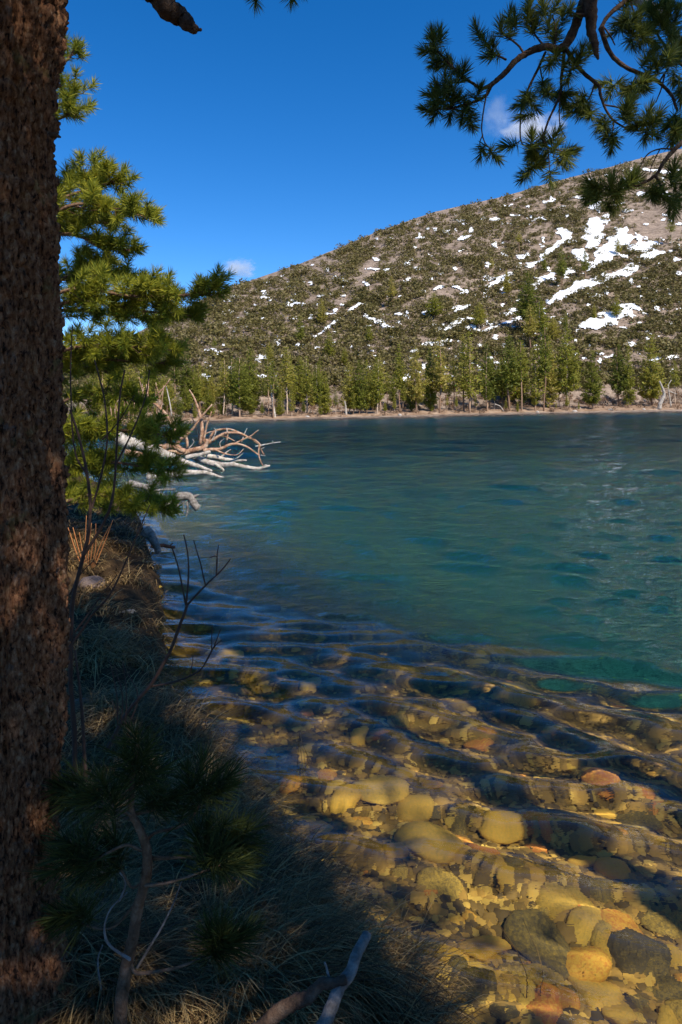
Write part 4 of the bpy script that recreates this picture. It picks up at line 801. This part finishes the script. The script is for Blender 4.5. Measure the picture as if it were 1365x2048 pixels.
# ------------------------------------------------------------------ sapling in the foreground
sb = W(236, 2075, 1.85); sap = thing('pine_sapling', 'young long needled pine sapling with a bent stem in the dark foreground', 'sapling', sb)
b = MB(); limb(b, [(236, 2110), (245, 2020), (262, 1900), (284, 1790), (296, 1715), (282, 1660), (264, 1625), (266, 1560), (268, 1520)], 1.85, 29, 8, 10, 0.08, False, sb); b.obj('trunk', M['branch_bark'], sap)
def sprig(pts, w0, w1, dd, ends, nn=95, ln=0.08):
    b = MB(); P = limb(b, pts, 1.85 + dd, w0, w1, 6, 0.12, False, sb); o = b.obj('branch', M['branch_bark'], sap)
    T, A = [], []
    for t in ends: T.append(W(t[0], t[1], 1.85 + dd + (t[3] if len(t) > 3 else 0)) - sb); A.append([math.cos(R_(t[2])), rng.normal(-0.1, 0.35), math.sin(R_(t[2]))])
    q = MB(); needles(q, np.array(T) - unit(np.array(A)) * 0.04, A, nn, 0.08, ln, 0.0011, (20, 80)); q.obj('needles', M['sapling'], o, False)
sprig([(267, 1560), (270, 1520), (275, 1490)], 9, 7, 0, [(275, 1490, 90), (285, 1520, 70), (262, 1530, 110), (270, 1555, 90), (290, 1560, 40)], 110, 0.085)
sprig([(262, 1628), (240, 1622), (225, 1618), (205, 1600)], 7, 4, -.05, [(205, 1598, 130), (190, 1612, 170), (215, 1580, 110), (230, 1610, 100)])
sprig([(266, 1628), (295, 1622), (310, 1620)], 7, 4, .05, [(310, 1600, 60), (325, 1610, 30), (300, 1590, 80)])
sprig([(290, 1690), (310, 1665), (350, 1655), (380, 1640), (400, 1610)], 7, 4, .08, [(402, 1600, 70), (415, 1580, 60), (385, 1600, 90), (430, 1590, 40), (380, 1570, 100), (400, 1550, 80), (360, 1620, 100), (440, 1570, 50)])
sprig([(296, 1715), (340, 1715), (390, 1712), (430, 1700)], 8, 4, .02, [(430, 1695, 20), (450, 1680, 30), (470, 1690, 0), (440, 1660, 60), (410, 1680, 80), (460, 1710, -20), (480, 1670, 30), (425, 1715, -40), (395, 1690, 90)])
sprig([(292, 1770), (340, 1765), (400, 1745), (440, 1730)], 7, 3, -.05, [(442, 1728, 10), (455, 1740, -20), (430, 1715, 50), (410, 1730, 70)])
sprig([(290, 1760), (265, 1775), (240, 1735), (228, 1720)], 6, 3, .03, [(228, 1715, 130), (215, 1730, 170), (235, 1700, 100), (210, 1750, 200)])
sprig([(284, 1700), (250, 1690), (200, 1715), (165, 1728)], 7, 4, -.03, [(165, 1720, 150), (150, 1715, 170), (175, 1700, 110), (140, 1735, 190), (185, 1730, 220), (150, 1690, 130)])
sprig([(262, 1640), (220, 1625), (180, 1605), (160, 1592)], 6, 4, .1, [(160, 1590, 150), (145, 1580, 160), (150, 1605, 190), (170, 1575, 110)])
sprig([(262, 1925), (275, 1945), (330, 1940), (400, 1920), (432, 1908)], 8, 4, 0, [(435, 1900, 50), (450, 1895, 30), (440, 1880, 80), (462, 1890, 20), (425, 1885, 100)], 150, 0.08)
sprig([(275, 1800), (230, 1852), (190, 1855), (160, 1845)], 6, 3, .05, [(158, 1840, 160), (145, 1830, 150), (165, 1825, 110), (140, 1850, 190)])
for pts, w0, w1 in [([(262, 1920), (220, 1890), (210, 1860), (220, 1820), (255, 1785)], 6, 2.5), ([(225, 2050), (215, 2020), (200, 1960), (197, 1920), (205, 1890)], 5, 3), ([(275, 1935), (320, 1860), (350, 1800), (365, 1760)], 6, 2), ([(240, 1800), (252, 1765), (240, 1745)], 5, 3), ([(245, 2010), (250, 2035), (275, 2030)], 6, 3)]:
    b = MB(); limb(b, pts, 1.85 + rng.normal(0, .05), w0, w1, 6, 0.12, False, sb); b.obj('dead_twig', M['drift_near'], sap)

# ------------------------------------------------------------------ bare shrubs
def bare_shrub(label, base_px, d, stems, m='twig', cat='shrub', name='bare_shrub'):
    base = W(base_px[0], base_px[1], d); o = thing(name, label, cat, base)
    for pts, w0, w1 in stems: b = MB(); limb(b, pts, d, w0, w1, 6, 0.1, False, base); b.obj('stem', M[m], o)
    return o
bare_shrub('dark bare forked branch reaching over the water from the bank', (240, 1450), 3.3, [
    ([(215, 1500), (250, 1432), (300, 1372), (345, 1290), (366, 1235), (375, 1210)], 9, 6), ([(375, 1210), (410, 1172), (440, 1145), (461, 1118)], 5, 2.5), ([(374, 1210), (378, 1150), (376, 1110), (368, 1070)], 4.5, 2.5), ([(372, 1210), (358, 1140), (345, 1095)], 4, 2.5),
    ([(411, 1171), (402, 1130), (388, 1080)], 3.5, 2), ([(433, 1150), (434, 1115), (420, 1115)], 2.5, 2), ([(433, 1150), (435, 1110), (438, 1090)], 3, 2), ([(297, 1374), (345, 1365), (385, 1350), (405, 1335), (425, 1300), (442, 1258)], 4.5, 2), ([(407, 1333), (428, 1295), (444, 1280)], 3, 1.8), ([(380, 1352), (386, 1320), (384, 1310)], 2, 1.5), ([(424, 1300), (425, 1250)], 2.5, 1.6)])
bare_shrub('dark bare shrub with several stems beside the near trunk', (145, 1520), 2.9, [
    ([(150, 1560), (148, 1450), (140, 1330), (145, 1210), (165, 1120), (180, 1030), (175, 950), (160, 880), (140, 820)], 11, 4), ([(165, 1115), (200, 1060), (225, 1000), (232, 930), (240, 800), (250, 740)], 7, 3), ([(142, 1290), (185, 1230), (225, 1180), (270, 1080), (300, 1010)], 6, 2), ([(150, 1265), (190, 1210), (235, 1150)], 4, 2),
    ([(180, 1030), (200, 960), (215, 880), (210, 800), (190, 720)], 5, 2.5), ([(175, 950), (150, 900), (142, 760), (146, 650)], 4, 2), ([(232, 930), (262, 870), (290, 800), (300, 740)], 4, 2), ([(205, 880), (240, 840), (270, 790)], 3, 1.5), ([(172, 1560), (166, 1450), (160, 1380), (150, 1300)], 8, 4), ([(140, 1190), (160, 1150), (190, 1120)], 3, 1.5)])
bare_shrub('orange red bare willow shoots on the sunlit bank', (180, 1130), 7.6, [([(165 + 3 * k, 1135), (160 + 7 * k - 10, 1095), (145 + 11 * k - 8 + rng.normal(0, 5), 1050 + rng.normal(0, 14))], 3, 1.5) for k in range(9)], 'red_twig')
bare_shrub('thin dark twigs standing in the grass behind the sapling', (240, 1440), 3.0, [([(235 + 8 * k, 1450), (240 + 9 * k + rng.normal(0, 8), 1390), (236 + 12 * k + rng.normal(0, 14), 1320 + rng.normal(0, 20))], 3, 1.5) for k in range(4)])
bare_shrub('reddish bare thicket beyond the brown fallen tree', (270, 830), 30.0, [([(225 + 8 * k, 850), (228 + 8 * k + rng.normal(0, 6), 810), (222 + 9 * k + rng.normal(0, 10), 765 + rng.normal(0, 12))], 3, 1.5) for k in range(13)], 'brown_wood')
# the near driftwood at the bottom
log('driftwood', 'forked grey driftwood log lying on the grass at the bottom', [(640, 2075, -.10), (665, 2010, -.05), (690, 1960), (715, 1905, .05), (732, 1872, .1)], 1.8, 25, 17, M['drift_near'], None,
    [([(692, 1962), (650, 1970), (600, 2000), (540, 2040), (490, 2080)], 17, 34, -.02, M['dead_limb']), ([(655, 1965), (656, 1945), (650, 1925)], 7, 4)])
log('driftwood', 'small white broken stick at the shaded water edge', [(567, 1668), (580, 1676), (600, 1682)], 3.4, 8, 4, M['grey_wood'])

# rocks on the bank
bk = [rock_mesh('bank_rock', 600 + k, M['bank_rock'], 0.75, 8, 3) for k in range(3)]
for k, (px_, py_, wpx, lab) in enumerate([(163, 1395, 48, 'pale rounded rock on the bank close to the near trunk'), (240, 1412, 44, 'reddish rock in the dark grass behind the sapling'), (185, 1150, 60, 'lichen pink rock in the sunlit grass by the orange shoots'), (350, 1455, 40, 'dark rock at the water edge behind the sapling')]):
    g_ = G(px_, py_, 0.45); s = wpx / FPX * g_[1] / 2; z_ = float(bank_h(np.array([g_[0]]), np.array([g_[1]]))[0])
    o = tag(link('bank_rock', bk[k % 3], None, (g_[0], g_[1], z_ + s * 0.12)), lab, 'rock', 'rocks on the near bank'); o.scale = (s * 1.1, s, s * 0.7); o.rotation_euler[2] = k * 1.3

# ------------------------------------------------------------------ grass on the near bank
def blades(mb, P, az, ln, wd, droop, K=5):
    n = len(P); t = np.linspace(0, 1, K); D_ = np.stack([np.cos(az), np.sin(az), np.zeros(n)], -1); S = np.stack([-np.sin(az), np.cos(az), np.zeros(n)], -1)
    th0 = np.radians(75 - 30 * rng.random(n)); pos = P.copy(); pts = [pos.copy()]
    for k in range(1, K):
        th = th0 - droop * (k - 0.5) / (K - 1); pos = pos + (D_ * np.cos(th)[:, None] + np.array([0, 0, 1.0]) * np.sin(th)[:, None]) * (ln / (K - 1))[:, None] + rng.normal(0, 0.05, (n, 3)) * (ln / K)[:, None]; pts.append(pos.copy())
    pts = np.stack(pts, 1); w_ = (wd[:, None] * (1 - t ** 2 * 0.9))[:, :, None]
    v = np.stack([pts - S[:, None] * w_, pts + S[:, None] * w_], 2).reshape(-1, 3)
    i = (np.arange(n) * K * 2)[:, None] + (np.arange(K - 1) * 2)[None]; i = i.reshape(-1, 1)
    mb.add(v, np.concatenate([i, i + 1, i + 3, i + 2], 1))
N_ = 150000; px = rng.uniform(60, 960, N_); py = rng.uniform(985, 2130, N_)
gp = np.array([G(a, b, 0.35)[:2] for a, b in zip(px, py)]); sd = sdist(gp[:, 0], gp[:, 1]); cl = fbm(gp[:, 0] * 3.2, gp[:, 1] * 3.2, 91, 3)
keep = (sd > -0.02) & (rng.random(N_) < np.clip((cl - 0.40) * 5.0, 0.04, 1)); gp, sd, cl = gp[keep], sd[keep], cl[keep]; py = py[keep]
gp = gp + rng.normal(0, 0.02, gp.shape); zg = bank_h(gp[:, 0], gp[:, 1])
gsx = (sdist(gp[:, 0] + 0.02, gp[:, 1]) - sd) / 0.02; gsy = (sdist(gp[:, 0], gp[:, 1] + 0.02) - sd) / 0.02
az = np.arctan2(-gsy, -gsx) + rng.normal(0, 0.8, len(gp)) + (fbm(gp[:, 0] * 2, gp[:, 1] * 2, 95, 2) - 0.5) * 4
ln = (0.10 + 0.28 * rng.random(len(gp)) ** 1.6) * (0.5 + 1.0 * cl); dist = np.hypot(gp[:, 0], gp[:, 1])
print('blades', len(gp))
mb = MB(); blades(mb, np.concatenate([gp, zg[:, None] - 0.01], 1), az, ln, np.maximum(0.0017, 0.00062 * dist) * (0.6 + 0.9 * rng.random(len(gp))), np.radians(70 + 110 * rng.random(len(gp))))
tag(mb.obj('grass', M['dry_grass'], None, False), kind='stuff', label='matted dry tan grass draping over the edge of the bank')
ts = G(940, 1990)[:2]
# a few reeds standing in the water
for k, (px_, py_, lab) in enumerate([(1050, 2000, 'pale pair of dry stems rising through the water by the boulders'), (600, 1560, 'thin dry reeds off the grassy point')]):
    q_ = under(px_, py_); o = thing('reed', lab, 'reed', q_); b = MB()
    hh_ = 0.42 if k else 0.40
    for j in range(5 if k else 2): tube(b, smooth_path([[rng.normal(0, .03), rng.normal(0, .03), 0], [rng.normal(0, .03), 0, hh_ * 0.55], [rng.normal(0, .05), 0.02, hh_]], 3), np.linspace(0.002, 0.0009, 7), 4)
    b.obj('stem', M['dry_grass'], o)

# ------------------------------------------------------------------ two small clouds far away
def cloud(name, px_, py_, wpx, hpx, dist, label, dens, seed, bumps):
    c = W(px_, py_, dist); k = dist / FPX; o = link(name, None); tag(o, label, 'cloud', None, 'stuff'); o.location = c
    import bmesh
    m, N, Lk, out = mat('thin_cloud'); v = N.new('ShaderNodeVolumePrincipled'); v.inputs['Color'].default_value = (0.95, 0.95, 0.97, 1); v.inputs['Anisotropy'].default_value = 0.2
    tc = N.new('ShaderNodeTexCoord'); no = N.new('ShaderNodeTexNoise'); no.inputs['Scale'].default_value = 2.2; no.inputs['Detail'].default_value = 6; no.inputs['Roughness'].default_value = 0.62
    add = N.new('ShaderNodeVectorMath'); add.operation = 'ADD'; add.inputs[1].default_value = (seed * 3.1, 0, 0); Lk.new(tc.outputs['Object'], add.inputs[0]); Lk.new(add.outputs[0], no.inputs[0])
    ln_ = N.new('ShaderNodeVectorMath'); ln_.operation = 'LENGTH'; Lk.new(tc.outputs['Object'], ln_.inputs[0])
    f = N.new('ShaderNodeMath'); f.operation = 'MULTIPLY_ADD'; f.inputs[1].default_value = -0.42; f.inputs[2].default_value = -0.10
    Lk.new(ln_.outputs['Value'], f.inputs[0]); a = N.new('ShaderNodeMath'); a.operation = 'ADD'; Lk.new(no.outputs[0], a.inputs[0]); Lk.new(f.outputs[0], a.inputs[1])
    mr = N.new('ShaderNodeMapRange'); mr.inputs[1].default_value = 0.08; mr.inputs[2].default_value = 0.32; mr.inputs[3].default_value = 0; mr.inputs[4].default_value = dens; Lk.new(a.outputs[0], mr.inputs[0]); Lk.new(mr.outputs[0], v.inputs['Density']); Lk.new(v.outputs[0], out.inputs['Volume'])
    bm = bmesh.new(); bmesh.ops.create_icosphere(bm, subdivisions=3, radius=1); me = bpy.data.meshes.new('puff'); bm.to_mesh(me); bm.free(); me.materials.append(m)
    for bx, by, bw, bh in bumps:
        p = link('puff', me, o); p.location = (bx * k, rng.normal(0, 5), by * k); p.scale = (bw * k, bw * k * 0.6, bh * k)
cloud('cloud', 1060, 256, 0, 0, 2600, 'small white cloud behind the drooping needle tips', 0.024, 1, [(6, 0, 74, 38)])
cloud('cloud', 1000, 230, 0, 0, 2600, 'faint wisp of cloud left of the small white cloud', 0.006, 2, [(0, 0, 45, 60)])
cloud('cloud', 478, 538, 0, 0, 2600, 'tiny white cloud just above the left ridge', 0.03, 4, [(0, 0, 44, 26)])
